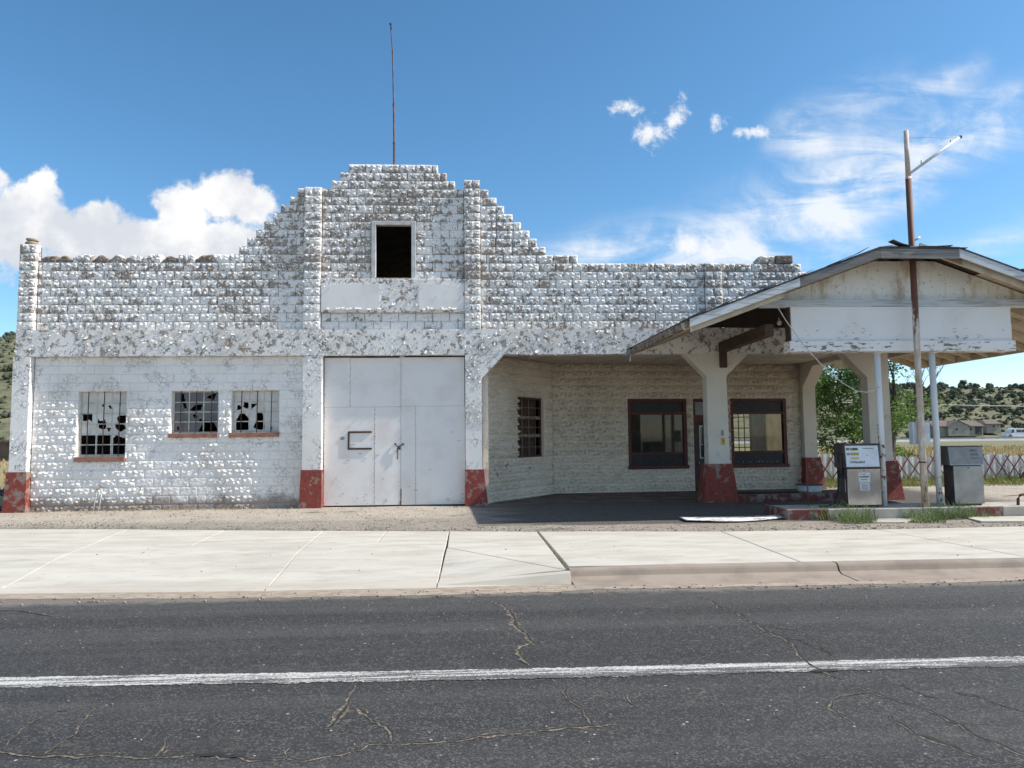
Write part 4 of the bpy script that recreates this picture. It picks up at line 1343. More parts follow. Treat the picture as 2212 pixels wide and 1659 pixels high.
nh = MB()
for x, z0, z1 in ((-3.07, 2.45, 3.58), (-3.035, 2.45, 3.58), (-2.475, 0.1, 2.35), (-2.44, 0.1, 2.35), (-1.845, 0.1, 3.55), (-1.455, 0.1, 2.35), (-3.655, 0.1, 3.5)):
    z = z0
    while z < z1:
        if random.random() < 0.6:
            nh.box(x - 0.006, x + 0.006, 0.178, 0.184, z - 0.006, z + 0.006)
        z += random.uniform(0.08, 0.2)
for i in range(34):            # nicks and scrapes, most near the bottom
    x, z, l_ = random.uniform(-3.6, -0.35), 0.08 + 1.9 * random.random() ** 2, random.uniform(0.012, 0.10)
    nh.box(x, x + l_, 0.178, 0.1835, z - 0.003, z + 0.003)
nh.build('nails_and_nicks', 'iron', door)
mb = MB()
for x0, x1, z0, z1 in ((-1.835, -1.80, 0.1, 0.42), (-1.85, -1.805, 0.03, 0.12)):
    mb.box(x0, x1, 0.18, 0.1845, z0, z1)
mb.build('split_edge', 'wood_rotten', door)

# inside of the garage: dark shell, vaulted roof
sh = MB()
sh.box(-10.80, -10.55, 0.36, 13.8, -0.1, 5.7)
sh.box(-10.55, 2.2, 13.6, 13.85, -0.1, 5.7)
sh.box(2.19, 2.42, 8.41, 13.85, -0.1, 5.44)
side = sh.build('side_and_back_walls', 'bare_wall', garage)
sh = MB()
prof = [(-10.7, 5.45), (-6.2, 5.60), (-4.9, 6.5), (-3.3, 7.45), (-2.0, 7.75), (-0.7, 7.45), (0.4, 6.7), (1.7, 5.75), (2.3, 5.6)]
top = [(x, z) for x, z in prof]
bot = [(x, z - 0.15) for x, z in reversed(prof)]
sh.prism_y(top + bot, 0.24, 13.8)
sh.build('roof', 'bare_wall', garage)
sh = MB()
sh.prism_y([(2.301, 5.6), (8.4, 5.3), (8.6, 4.9), (10.35, 4.7), (10.35, 4.55), (8.5, 4.75), (8.3, 5.15), (2.301, 5.45)], 0.24, 8.6)
sh.build('office_roof', 'bare_wall', garage)
sh = MB()
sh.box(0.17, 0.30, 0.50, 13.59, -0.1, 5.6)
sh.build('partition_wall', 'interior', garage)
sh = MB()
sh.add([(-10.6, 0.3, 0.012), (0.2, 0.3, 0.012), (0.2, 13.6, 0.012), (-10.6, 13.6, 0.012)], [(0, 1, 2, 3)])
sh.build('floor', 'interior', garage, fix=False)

# ---- covered forecourt: angled wall, office wall, ceiling
PA, PB, PC = Vector((0.31, 0.95)), Vector((2.23, 3.45)), Vector((9.90, 4.02))
ZCE = 3.78


def wall_strip(P, Q, z0, z1, openings, seed, amp, thick=0.18):
    """block wall between plan points P and Q; openings (s0, s1, z0, z1) along it"""
    d = (Q - P)
    L = d.length
    d = d / L
    nrm = Vector((d.y, -d.x))            # toward the viewer
    ang = math.atan2(d.y, d.x)
    M = Matrix.Translation((P.x, P.y, 0)) @ Matrix.Rotation(ang, 4, 'Z')
    bb, bs = MB(), MB()
    n = 0
    z = z1
    while z > z0 + 0.02:
        zb = max(z - CH, z0)
        zm = (z + zb) / 2
        spans = [(0.0, L)]
        for s0, s1, oz0, oz1 in openings:
            if oz0 < zm < oz1:
                spans = [q for a, b_ in spans for q in ((a, min(b_, s0)), (max(a, s1), b_)) if q[1] - q[0] > 0.02]
        for a0, b0 in spans:
            o = len(bb.v)
            bb.box(a0, b0, 0.014, thick, zb, z)
            for a, b_ in row(a0, b0, (0 if n % 2 else BL / 2)):
                vs, fs = block_geo(b_ - a - 0.005, z - zb - 0.004, (int(a * 7) + n + seed) % 5, amp * (1.0 if z > 1.2 else 0.55))
                bs.add([(v[0] + a + 0.0025, v[1], v[2] + zb + 0.002) for v in vs], fs)
        z = zb
        n += 1
    for q in (bb, bs):
        q.v = [tuple(M @ Vector(v)) for v in q.v]
    return bb, bs, M


def snap(z):
    return ZCE - CH * round((ZCE - z) / CH)


za0, za1 = snap(1.16), snap(2.75)
bb, bs, MA = wall_strip(PA, PB, -0.05, ZCE, [(1.36, 2.70, za0, za1)], 1, 0.09)
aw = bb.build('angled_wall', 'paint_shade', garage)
stf = MB()
stf.add(bs.v, bs.f)
zo0, zo1 = snap(0.70), snap(2.74)
LO = (PC - PB).length
kx = LO / (PC.x - PB.x)


def so(x):
    return (x - PB.x) * kx


OPEN = [(so(4.49), so(6.30), zo0, zo1), (so(6.50), so(7.45), -1, zo1), (so(7.66), so(9.44), zo0, zo1)]
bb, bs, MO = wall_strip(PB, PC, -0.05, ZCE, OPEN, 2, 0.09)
ow = bb.build('office_wall', 'paint_shade', garage)
stf.add(bs.v, bs.f)
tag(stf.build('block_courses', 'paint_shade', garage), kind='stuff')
mb = MB()
mb.box(0.16, 0.31, 0.36, 1.02, -0.05, ZCE)
mb.build('return_wall', 'paint_shade', garage)


def T4(M, mb):
    mb.v = [tuple(M @ Vector(v)) for v in mb.v]
    return mb


# narrow barred window in the angled wall, boarded behind
w0, w1 = 1.36, 2.70
fr_ = MB()
fr_.box(w0, w0 + 0.05, 0.10, 0.16, za0, za1)
fr_.box(w1 - 0.05, w1, 0.10, 0.16, za0, za1)
fr_.box(w0 + 0.05, w1 - 0.05, 0.10, 0.16, za0, za0 + 0.05)
fr_.box(w0 + 0.05, w1 - 0.05, 0.10, 0.16, za1 - 0.05, za1)
aw_win = T4(MA, fr_).build('window', 'frame_red', garage)
for f_ in (0.25, 0.5, 0.75):
    x = lerp(w0, w1, f_)
    T4(MA, MB().box(x - 0.008, x + 0.008, 0.085, 0.098, za0 + 0.05, za1 - 0.05)).build('glazing_bar', 'steel_dull', aw_win)
for f_ in (0.17, 0.34, 0.5, 0.67, 0.83):
    z = lerp(za0, za1, f_)
    T4(MA, MB().box(w0 + 0.05, w1 - 0.05, 0.088, 0.096, z - 0.006, z + 0.006)).build('glazing_bar', 'steel_dull', aw_win)
for i in range(6):
    x = lerp(w0 + 0.05, w1 - 0.25, i / 6)
    T4(MA, MB().box(x, x + (w1 - w0 - 0.3) / 6 - 0.012, 0.17, 0.19, za0 + 0.02, za1 - 0.02)).build('backing_board', 'wood_brown', aw_win)
for f_ in (0.36, 0.66):
    z = lerp(za0, za1, f_)
    T4(MA, MB().box(w0 + 0.03, w1 - 0.12, 0.06, 0.08, z - 0.045, z + 0.045)).build('cross_board', 'wood_rotten', aw_win)
T4(MA, MB().cbox(w0 - 0.02, w1 + 0.02, -0.03, 0.16, za0 - 0.10, za0 - 0.002, 0.008)).build('sill', 'paint_shade', aw_win)


# shop windows and door of the office
def shopwin(x0, x1):
    s0, s1 = so(x0), so(x1)
    fr_ = MB()
    t_ = 0.10
    fr_.box(s0 + 0.002, s0 + t_, 0.02, 0.16, zo0 + 0.10, zo1 - 0.002)
    fr_.box(s1 - t_, s1 - 0.002, 0.02, 0.16, zo0 + 0.10, zo1 - 0.002)
    fr_.box(s0 + t_, s1 - t_, 0.021, 0.16, zo1 - 0.08, zo1 - 0.002)
    win = T4(MO, fr_).build('shop_window', 'frame_red', garage)
    for z0, z1 in ((2.27, 2.345), (1.09, 1.16)):
        T4(MO, MB().box(s0 + t_, s1 - t_, 0.03, 0.14, z0, z1)).build('rail', 'frame_red', win)
    T4(MO, MB().box(s0 + t_, s1 - t_, 0.075, 0.10, 2.345, zo1 - 0.08)).build('head_panel', 'dark_panel', win)
    T4(MO, MB().box(s0 + t_, s1 - t_, 0.075, 0.10, zo0 + 0.10, 1.09)).build('apron_panel', 'dark_panel', win)
    g_ = MB().add([(s0 + t_, 0.085, 1.16), (s1 - t_, 0.085, 1.16), (s1 - t_, 0.085, 2.27), (s0 + t_, 0.085, 2.27)], [(0, 1, 2, 3)])
    T4(MO, g_).build('pane', 'glass', win, fix=False)
    T4(MO, MB().cbox(s0 - 0.02, s1 + 0.02, -0.05, 0.16, zo0 + 0.001, zo0 + 0.098, 0.008)).build('sill', 'frame_red', win)
    return win


sw1 = shopwin(4.49, 6.30)
sw2 = shopwin(7.66, 9.44)
for i in range(11):            # paint flecks on the apron panel
    x = 7.9 + 0.13 * i + random.uniform(-0.04, 0.04)
    T4(MO, MB().box(so(x), so(x) + 0.03, 0.07, 0.074, 0.80 + random.uniform(0, 0.03), 0.825 + random.uniform(0, 0.03))).build('paint_fleck', 'ink_grey', sw2)
s0, s1 = so(6.50), so(7.45)
fr_ = MB()
fr_.box(s0 + 0.002, s0 + 0.07, 0.02, 0.16, -0.04, zo1 - 0.002)
fr_.box(s1 - 0.07, s1 - 0.002, 0.02, 0.16, -0.04, zo1 - 0.002)
fr_.box(s0 + 0.07, s1 - 0.07, 0.021, 0.16, zo1 - 0.10, zo1 - 0.002)
fr_.box(s0 + 0.07, s1 - 0.07, 0.022, 0.16, 2.04, 2.21)
fr_.box(s0 + 0.07, s1 - 0.07, 0.022, 0.16, 2.21, 2.25)
od = T4(MO, fr_).build('office_door', 'frame_red', garage)
a, b_ = s0 + 0.075, s1 - 0.075
lf = MB()
lf.box(a, a + 0.12, 0.07, 0.11, 0.0, 2.03)
lf.box(b_ - 0.12, b_, 0.07, 0.11, 0.0, 2.03)
lf.box(a + 0.12, b_ - 0.12, 0.07, 0.11, 0.0, 0.95)
lf.box(a + 0.12, b_ - 0.12, 0.07, 0.11, 1.93, 2.03)
T4(MO, lf).build('door_leaf', 'door_dark', od)
xm = (a + b_) / 2
wf = MB()
for q0, q1, z0, z1 in ((a + 0.12, a + 0.145, 0.95, 1.93), (b_ - 0.145, b_ - 0.12, 0.95, 1.93), (a + 0.145, b_ - 0.145, 0.95, 0.98), (a + 0.145, b_ - 0.145, 1.90, 1.93), (a + 0.145, b_ - 0.145, 1.36, 1.38)):
    wf.box(q0, q1, 0.06, 0.09, z0, z1)
T4(MO, wf).build('light_frame', 'white_paint', od)
T4(MO, MB().box(xm - 0.17, xm - 0.10, 0.05, 0.058, 0.9, 1.98)).build('security_strap', 'wood_brown', od)
g_ = MB().add([(a + 0.145, 0.085, 0.98), (b_ - 0.145, 0.085, 0.98), (b_ - 0.145, 0.085, 1.90), (a + 0.145, 0.085, 1.90)], [(0, 1, 2, 3)])
T4(MO, g_).build('pane', 'glass', od, fix=False)
g_ = MB().add([(s0 + 0.07, 0.085, 2.25), (s1 - 0.07, 0.085, 2.25), (s1 - 0.07, 0.085, zo1 - 0.10), (s0 + 0.07, 0.085, zo1 - 0.10)], [(0, 1, 2, 3)])
T4(MO, g_).build('transom_pane', 'glass', od, fix=False)
mb = MB()
mb.tube([(a + 0.33, 0.018, 2.09), (a + 0.36, 0.016, 2.13), (a + 0.45, 0.016, 2.14), (a + 0.55, 0.016, 2.13)], 0.010, 5)
mb.tube([(a + 0.36, 0.016, 2.10), (a + 0.60, 0.016, 2.10)], 0.008, 5)
T4(MO, mb).build('script_lettering', 'red_letter', od)
T4(MO, MB().sphere((a + 0.06, 0.045, 0.82), 0.03, 8, 6)).build('door_knob', 'steel', od)

# office room: plaster walls, back window, curtain at the side window
rm = MB()
rm.box(2.3, 2.42, 4.3, 8.4, -0.05, 3.6)
rm.box(2.42, 9.32, 8.28, 8.40, -0.05, 3.6)
rm.box(9.97, 10.15, 8.28, 8.40, -0.05, 3.6)
rm.box(9.32, 9.97, 8.28, 8.40, -0.05, 0.85)
rm.box(9.32, 9.97, 8.28, 8.40, 2.7, 3.6)
rm.box(10.02, 10.15, 4.18, 5.3, -0.05, 3.6)
rm.box(10.02, 10.15, 6.9, 8.28, -0.05, 3.6)
rm.box(10.02, 10.15, 5.3, 6.9, -0.05, 0.85)
rm.box(10.02, 10.15, 5.3, 6.9, 2.7, 3.6)
room = rm.build('office_room', 'office_plaster', garage)
MB().box(2.3, 10.15, 4.25, 8.4, 3.6, 3.75).build('room_ceiling', 'office_plaster', room)
MB().box(2.3, 10.15, 4.25, 8.4, -0.06, 0.02).build('room_floor', 'wood_brown', room)
for i in range(4):
    x = 9.33 + 0.63 * i / 3
    MB().box(x - 0.012, x + 0.012, 8.30, 8.33, 0.85, 2.7).build('back_window_bar', 'far_dark', room)
for z in (1.2, 1.55, 1.9, 2.3):
    MB().box(9.32, 9.97, 8.335, 8.36, z - 0.014, z + 0.014).build('back_window_bar', 'far_dark', room)
mb = MB()
for i in range(33):
    y = 5.25 + 1.7 * i / 32
    x = 9.97 + 0.025 * math.sin(i * 1.9)
    mb.v += [(x, y, 0.9), (x, y, 2.75)]
    if i:
        mb.f.append((2 * i - 2, 2 * i, 2 * i + 1, 2 * i - 1))
mb.build('curtain', 'curtain', room, fix=False)
mb = MB()
mb.cbox(5.0, 5.5, 5.0, 5.5, 0.02, 1.1, 0.02)
mb.cbox(4.95, 5.55, 5.45, 5.55, 1.1, 1.75, 0.02)
mb.build('old_counter', 'far_dark', room)

# forecourt ceiling sheets and floor
cp = MB()
cp.box(0.17, 10.3, 0.35, 4.02, ZCE + 0.02, ZCE + 0.12)
ceil = cp.build('ceiling', 'ceiling_plaster', garage)
for i in range(8):
    for j in range(3):
        MB().box(0.20 + 1.215 * i, 1.40 + 1.215 * i, 0.36 + 1.215 * j, 1.56 + 1.215 * j, ZCE, ZCE + 0.019).build('ceiling_sheet', 'ceiling_plaster', ceil)
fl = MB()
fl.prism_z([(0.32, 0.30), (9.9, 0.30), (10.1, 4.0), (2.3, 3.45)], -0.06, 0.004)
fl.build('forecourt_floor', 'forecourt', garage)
ik = MB()
ik.cbox(6.36, 9.70, -0.05, 0.10, -0.06, 0.185, 0.02)
ik.build('red_kerb', 'red_faded', garage)
mb = MB()
mb.box(6.40, 9.72, 0.102, 1.3, -0.05, 0.165)
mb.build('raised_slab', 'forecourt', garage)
mb = MB()
mb.box(6.5, 8.1, 0.35, 0.55, 0.166, 0.20)
mb.build('loose_plank', 'wood_dark', garage)

# placards on the column
col1 = [o for o in C.objects if o.name.startswith('column')][0]
mb = MB()
mb.box(6.02, 6.115, -0.008, -0.001, 1.40, 1.57)
yl = mb.build('yellow_placard', 'placard_yellow', col1)
mb = MB()
mb.add([(6.045, -0.0095, 1.47), (6.075, -0.0095, 1.49), (6.072, -0.0095, 1.52), (6.088, -0.0095, 1.50), (6.10, -0.0095, 1.49), (6.085, -0.0095, 1.475), (6.09, -0.0095, 1.45), (6.07, -0.0095, 1.47)], [tuple(range(8))])
mb.build('placard_figure', 'ink', col1, fix=False)
mb = MB()
mb.box(6.03, 6.095, -0.006, -0.001, 1.62, 1.76)
mb.build('faded_notice', 'ink_grey', col1)

# curled flakes of paint: real little sheets lifting off the wall
fk, fk2 = MB(), MB()


def flakes(n, x0, x1, z0, z1, y, smin=0.012, smax=0.045, dens=None):
    made = 0
    tries = 0
    while made < n and tries < n * 6:
        tries += 1
        x, z = random.uniform(x0, x1), random.uniform(z0, z1)
        if dens and random.random() > dens(x, z):
            continue
        kk = int((z - Z0) / CH)
        if kk >= 8 and (x < LX.get(kk, -99) + 0.06 if x < -4 else x > RX.get(kk, 99) - 0.06 if x > 0.2 else False):
            continue
        if fbm(x * 1.3, z * 1.3, 6.0) + random.uniform(-0.5, 0.5) < -0.05:
            continue
        s_ = smin + (smax - smin) * random.random() ** 2.2
        a = random.choice((0, 0, -90, 90, 180, -40, -60, 30)) + random.uniform(-35, 35)   # direction the free edge points
        ca, sa = math.cos(R(a)), math.sin(R(a))
        lift = s_ * random.uniform(0.25, 0.75)
        wd = s_ * random.uniform(0.35, 1.9) * (0.45 if s_ > 0.05 else 1.0)
        P = []
        for u_, v_, h in ((0, -1, 0), (0, 1, 0), (0.6, -0.9 * random.uniform(.6, 1.1), 0.35), (0.55, 0.9 * random.uniform(.6, 1.1), 0.35), (1.0, -0.55 * random.random(), 1.0), (0.95, 0.6 * random.random(), 1.0)):
            px_, pz_ = u_ * s_, v_ * wd * 0.5
            P.append((x + px_ * ca - pz_ * sa, y - 0.001 - h * lift, z + px_ * sa + pz_ * ca))
        (fk2 if random.random() < 0.08 else fk).add(P, [(0, 2, 3, 1), (2, 4, 5, 3)])
        made += 1


def above(x, z):
    return 1.0


flakes(1000, -10.85, 3.6, ZB + 0.02, Z0 - 0.01, 0.0, 0.022, 0.085)
flakes(40, -7.6, -5.6, ZB + 0.1, Z0 - 0.05, 0.0, 0.06, 0.14)
flakes(40, 0.2, 3.4, ZB + 0.1, Z0 - 0.05, 0.0, 0.05, 0.13)
flakes(420, -0.2, 0.15, 1.9, ZB, 0.0, smax=0.06)
flakes(160, -4.14, -3.7, 2.2, ZB, 0.0)
flakes(120, -10.9, -10.52, 1.0, ZB, 0.0)
flakes(700, -10.46, -4.2, Z0, zk(8), YU - 0.018)
flakes(420, -5.2, -4.2, zk(7), zk(14), YU - 0.018)
flakes(420, -3.7, -2.55, zk(6), zk(17), YU - 0.018)
flakes(420, -1.43, -0.28, zk(6), zk(17), YU - 0.018)
flakes(240, -2.5, -1.4, zk(13), zk(18), YU - 0.018)
flakes(950, 0.16, 5.7, Z0, zk(8), YU - 0.018)
flakes(260, -0.25, 0.14, Z0, zk(17), -0.018, smax=0.05)
flakes(240, -4.15, -3.76, Z0, zk(16), -0.018, smax=0.05)
flakes(120, -10.86, -10.48, Z0, zk(10), -0.018, smax=0.05)
flakes(260, -3.72, -0.3, zk(2) + 0.02, zk(6), 0.010)
flakes(12, -2.3, -1.4, zk(2) + 0.06, 5.4, 0.010, 0.05, 0.11)
for x0, x1, z in ((-3.7, -2.35, zk(2) + 0.07), (-1.33, -0.32, zk(2) + 0.08)):   # long curls along the lower edge of the render
    for i in range(11):
        z = zk(2) + 0.07 + random.uniform(-0.02, 0.035)
        x = random.uniform(x0, x1)
        L_ = random.uniform(0.04, 0.13)
        fk.add([(x, -0.004, z + 0.03), (x + L_, -0.004, z + 0.028), (x + L_, -0.022, z + 0.008), (x, -0.024, z + 0.006), (x + L_, -0.034, z - 0.012), (x, -0.03, z - 0.012)], [(0, 3, 2, 1), (3, 5, 4, 2)])
tag(fk.build('peeling_paint', 'flake', garage, fix=False), kind='stuff')
tag(fk2.build('peeling_paint', 'flake_tan', garage, fix=False), kind='stuff')
# ------------------------------------------------------------------ canopy over the pumps
canopy = thing('canopy', (8.9, -1.8, 0), 'timber gable canopy over the pumps with grey rake boards and blank white signboard', 'canopy')
XL, XA, XB, XR = 2.96, 8.09, 9.74, 13.85      # XL: where the slope line would reach z = ZE
EF, EB = 4.21, 3.72                            # left eave: x at the front rake and at the facade
SL = 0.3635
ZE = 3.45


def zt(x):
    if x < XA:
        return ZE + SL * (x - XL)
    if x > XB:
        return ZE + SL * (XA - XL) - SL * (x - XB)
    return ZE + SL * (XA - XL)


ZT = zt(XA)
YF = -3.70
# roof deck: two slopes and the small front hip
dk = MB()
dk.add([(EF, YF, zt(EF)), (XA, YF, ZT), (8.915, -2.75, ZT + 0.30), (8.915, -0.012, ZT + 0.30), (EB, -0.012, zt(EB))], [(0, 1, 2, 3, 4)])
dk.add([(XA, YF, ZT), (XB, YF, ZT), (8.915, -2.75, ZT + 0.30)], [(0, 1, 2)])
dk.add([(XB, YF, ZT), (XR, YF, zt(XR)), (XR, 4.6, zt(XR)), (10.6, 4.6, zt(10.6)), (10.6, -0.012, zt(10.6)), (8.915, -0.012, ZT + 0.30), (8.915, -2.75, ZT + 0.30)], [(0, 1, 2, 3, 4, 5, 6)])
deck = dk.build('roof_deck', 'wood_brown', canopy, fix=False)
rf = MB()
for vs, f in ((dk.v[0:5], (0, 1, 2, 3, 4)), (dk.v[5:8], (0, 1, 2)), (dk.v[8:15], (0, 1, 2, 3, 4, 5, 6))):
    n = len(vs)
    rf.add([(x, y - (0.03 if y < -3 else 0), z + 0.012) for x, y, z in vs] + [(x, y - (0.03 if y < -3 else 0), z + 0.042) for x, y, z in vs],
           [tuple(range(n))[::-1], tuple(range(n, 2 * n))] + [(i, (i + 1) % n, (i + 1) % n + n, i + n) for i in range(n)])
roof = rf.build('roof_covering', 'shingle', canopy)
# lifted strips of roofing along the rake
for x, ln, up, wd in ((4.22, 0.4, 0.05, 0.2), (4.75, 0.5, 0.07, 0.2), (5.5, 0.6, 0.05, 0.25), (6.3, 0.4, 0.03, 0.2), (7.45, 0.42, 0.10, 0.16), (8.35, 0.38, 0.13, 0.12), (8.9, 0.7, 0.03, 0.3), (9.4, 0.5, 0.04, 0.3), (7.0, 0.5, 0.03, 0.2), (11.0, 0.8, 0.03, 0.2)):
    z = zt(x) + 0.045
    z2 = zt(x + ln) + 0.05
    flip = x > 8.2 and up > 0.1
    a = (x, z + (up if flip else 0.0))
    c_ = (x + ln, z2 + (0.0 if flip else up * 0.6))
    m_ = ((a[0] + c_[0]) / 2, (a[1] + c_[1]) / 2 - 0.015)
    mb = MB()
    mb.prism_y([a, m_, c_, (c_[0] + 0.01, c_[1] + 0.012), (m_[0], m_[1] + 0.018), (a[0] + 0.02, a[1] + 0.014)], YF - 0.045, YF + wd)
    mb.build('lifted_shingle', 'shingle', roof)


def rake(x0, x1, h, mat, y0=YF - 0.022, y1=YF + 0.016, drop=0.0, rag=0.0):
    mb = MB()
    n = max(2, int((x1 - x0) / 0.12))
    T_, B_ = [], []
    for i in range(n + 1):
        x = lerp(x0, x1, i / n)
        T_.append((x, zt(x) + 0.006 - drop))
        B_.append((x, zt(x) - h - drop + rag * fbm(x * 5, 3.0)))
    for i in range(n):
        a, b_, c_, d_ = T_[i], T_[i + 1], B_[i + 1], B_[i]
        o = len(mb.v)
        mb.v += [(q[0], y, q[1]) for y in (y0, y1) for q in (a, b_, c_, d_)]
        mb.f += [(o, o + 3, o + 2, o + 1), (o + 4, o + 5, o + 6, o + 7), (o, o + 1, o + 5, o + 4), (o + 3, o + 7, o + 6, o + 2)]
        if i == 0:
            mb.f.append((o, o + 4, o + 7, o + 3))
        if i == n - 1:
            mb.f.append((o + 1, o + 2, o + 6, o + 5))
    return mb.build('rake_board', mat, canopy)


rake(4.205, 6.44, 0.155, 'wood_white')
rake(6.445, 8.10, 0.17, 'wood_grey')
rake(8.105, 9.735, 0.19, 'wood_midgrey')
rake(9.74, XR, 0.165, 'wood_white')
# trim under the rake, paler, set back
rake(4.25, 6.15, 0.13, 'wood_cream', YF + 0.10, YF + 0.14, drop=0.13)
rake(9.9, XR - 0.07, 0.13, 'wood_cream', YF + 0.10, YF + 0.14, drop=0.13)

# gable wall of sheets
YG = -2.92
ZG = 4.425
cuts = [6.05, 7.05, 7.75, 8.92, 9.95, 10.9, 11.8]


def gtop(x):
    return min(zt(x), ZT) - 0.055


for a, b_ in zip(cuts, cuts[1:]):
    top = [(x, gtop(x)) for x in sorted({a + 0.003, b_ - 0.003, *[q for q in (XA, XB) if a < q < b_]}, reverse=True)]
    mb = MB()
    mb.prism_y([(a + 0.003, ZG), (b_ - 0.003, ZG)] + top, YG, YG + 0.02)
    mb.build('gable_sheet', 'gable_paint', canopy)
mb = MB()
mb.cbox(5.95, 11.95, YG - 0.10, YG + 0.10, 4.275, ZG - 0.002, 0.006)
mb.build('ledger_board', 'wood_white', canopy)

# blank signboard
sg = MB()
sg.box(6.55, 11.28, -3.0, -2.76, 3.562, 4.205)
sb = sg.build('signboard', 'paint_sign', canopy)
MB().cbox(6.545, 11.285, -3.012, -2.75, 4.207, 4.272, 0.005).build('head_trim', 'paint_sign', sb)
MB().cbox(6.49, 11.33, -3.045, -2.72, 3.335, 3.556, 0.008).build('bottom_board', 'paint_sign', sb)
MB().box(6.515, 6.545, -2.97, -2.78, 3.56, 4.27).build('end_board', 'wood_brown', sb)

# beams from the columns to the gable, rafters
MB().cbox(6.03, 6.22, -2.90, -0.004, 3.68, 3.93, 0.01).build('beam', 'wood_brown', canopy)
MB().cbox(6.04, 6.20, -0.13, -0.003, 3.30, 3.678, 0.008).build('corbel', 'wood_brown', canopy)
MB().cbox(11.2, 11.38, -2.90, 4.4, 3.68, 3.93, 0.01).build('beam', 'wood_cream', canopy)
MB().cbox(6.56, 11.25, -2.74, -2.62, 3.935, 4.11, 0.008).build('header', 'wood_brown', canopy)
for i, y in enumerate([-3.42, -2.9, -2.35, -1.8, -1.25, -0.7]):
    mb = MB()
    xe = lerp(EB, EF, -y / 3.6) - 0.05
    mb.bar((xe, y, zt(xe) - 0.085), (8.75, y, ZT + 0.24 - 0.10), 0.045, 0.14)
    mb.build('rafter', 'wood_rotten' if i else 'wood_cream', canopy)
for i, y in enumerate([-3.42, -2.75, -2.1, -1.45, -0.8, -0.15, 0.5, 1.15, 1.8, 2.45, 3.1, 3.75, 4.4]):
    mb = MB()
    xa = 9.1 if y < -0.05 else 10.62
    mb.bar((xa, y, zt(max(xa, XB)) - 0.09 + (0.22 if xa < 10 else 0)), (XR - 0.05, y, zt(XR) - 0.085), 0.05, 0.15)
    mb.build('rafter', 'wood_cream', canopy)
sf = MB()
for j in range(10):
    x0 = 10.65 + j * 0.32
    for_ = (x0, x0 + 0.315)
    sf.add([(for_[0], -3.5, zt(for_[0]) - 0.012), (for_[1], -3.5, zt(for_[1]) - 0.012), (for_[1], 4.55, zt(for_[1]) - 0.012), (for_[0], 4.55, zt(for_[0]) - 0.012)], [(0, 1, 2, 3)])
sf.build('roof_boards', 'wood_cream', canopy, fix=False)
MB().cbox(XR - 0.07, XR - 0.01, -3.5, 4.6, zt(XR) - 0.18, zt(XR) - 0.012, 0.006).build('eave_board', 'wood_cream', canopy)
MB().bar((EB + 0.01, -0.45, zt(EB) - 0.07), (EB + 0.005, -0.02, zt(EB) - 0.075), 0.03, 0.12).build('eave_board', 'wood_midgrey', canopy)
MB().bar((EF - 0.005, -3.55, zt(EF) - 0.06), (EB + 0.06, -0.5, zt(EB + 0.04) - 0.06), 0.02, 0.15).build('eave_board', 'wood_rotten', canopy)
# soffit sheet between facade and first beam
sf = MB()
sf.add([(4.30, -3.45, zt(4.30) - 0.15), (5.1, -3.45, zt(5.1) - 0.15), (5.1, -0.02, zt(5.1) - 0.15), (3.85, -0.02, zt(3.85) - 0.15)], [(0, 1, 2, 3)])
sf.build('soffit', 'wood_cream', canopy, fix=False)
# bulb on a wire
mb = MB()
mb.tube([(6.42, -2.7, 4.10), (6.43, -2.7, 4.03)], 0.008, 6)
mb.sphere((6.43, -2.7, 3.985), 0.055, 12, 8)
mb.build('light_bulb', 'bulb', canopy, smooth=True)
mb = MB()
mb.tube([(3.80, -0.06, 3.66), (3.805, -0.06, 3.56), (3.80, -0.05, 3.47)], [0.012, 0.014, 0.02], 6)
mb.build('drip_rag', 'white_paint', canopy)
mb = MB()
mb.tube([(12.05, -2.4, 3.95), (12.05, -2.4, 3.3)], 0.006, 5)
mb.sphere((12.05, -2.4, 3.25), 0.045, 8, 6, (0.8, 0.8, 1.2))
mb.build('hanging_socket', 'rust', canopy)
MB().prism_y([(4.9, 4.30), (8.5, 4.30), (8.5, 5.2), (7.9, 5.2), (5.35, 4.30)], -0.055, -0.03).build('back_boarding', 'wood_dark', canopy)
# two pipe posts
for x in (8.435, 9.62):
    mb = MB()
    mb.tube([(x, -2.85, 0.125), (x + 0.005, -2.85, 1.6), (x - 0.005, -2.85, 3.334)], [0.058, 0.062, 0.064], 16)
    mb.tube([(x - 0.005, -2.85, 3.30), (x - 0.005, -2.85, 3.333)], 0.09, 12)
    mb.build('post', 'paint_post', canopy, smooth=False)
for o in C.objects:
    if o.name.startswith('post'):
        o.data.polygons.foreach_set('use_smooth', [len(p.vertices) == 4 for p in o.data.polygons])

# sagging white cord from the rake to the post
mb = MB()
P = [(5.98, -3.40, 4.50), (6.02, -3.38, 4.36), (6.3, -3.3, 3.95), (6.75, -3.15, 3.42), (7.2, -3.05, 2.98), (7.6, -2.98, 2.68), (7.9, -2.93, 2.52), (8.12, -2.92, 2.49), (8.3, -2.92, 2.53), (8.40, -2.925, 2.60)]
Q = []
for i in range(len(P) - 1):
    for k in range(4):
        Q.append(tuple(lerp(P[i][c], P[i + 1][c], k / 4) for c in range(3)))
mb.tube(Q + [P[-1]], [0.016] * 5 + [0.010] * (len(Q) - 4), 6)
tag(mb.build('cord', 'rope'), 'thin white cord sagging from the canopy rake down to the left pipe post', 'cord')

# ------------------------------------------------------------------ sign pole through the canopy edge
pole = thing('sign_pole', (9.0, -3.30, 0.12), 'tall rusty and white pipe sign pole with a bare angled arm at the top', 'pole')
PB0, PT = Vector((9.02, -3.30, 0.10)), Vector((9.03, -3.30, 7.94))


def pp(z):
    return PB0.lerp(PT, (z - PB0.z) / (PT.z - PB0.z))


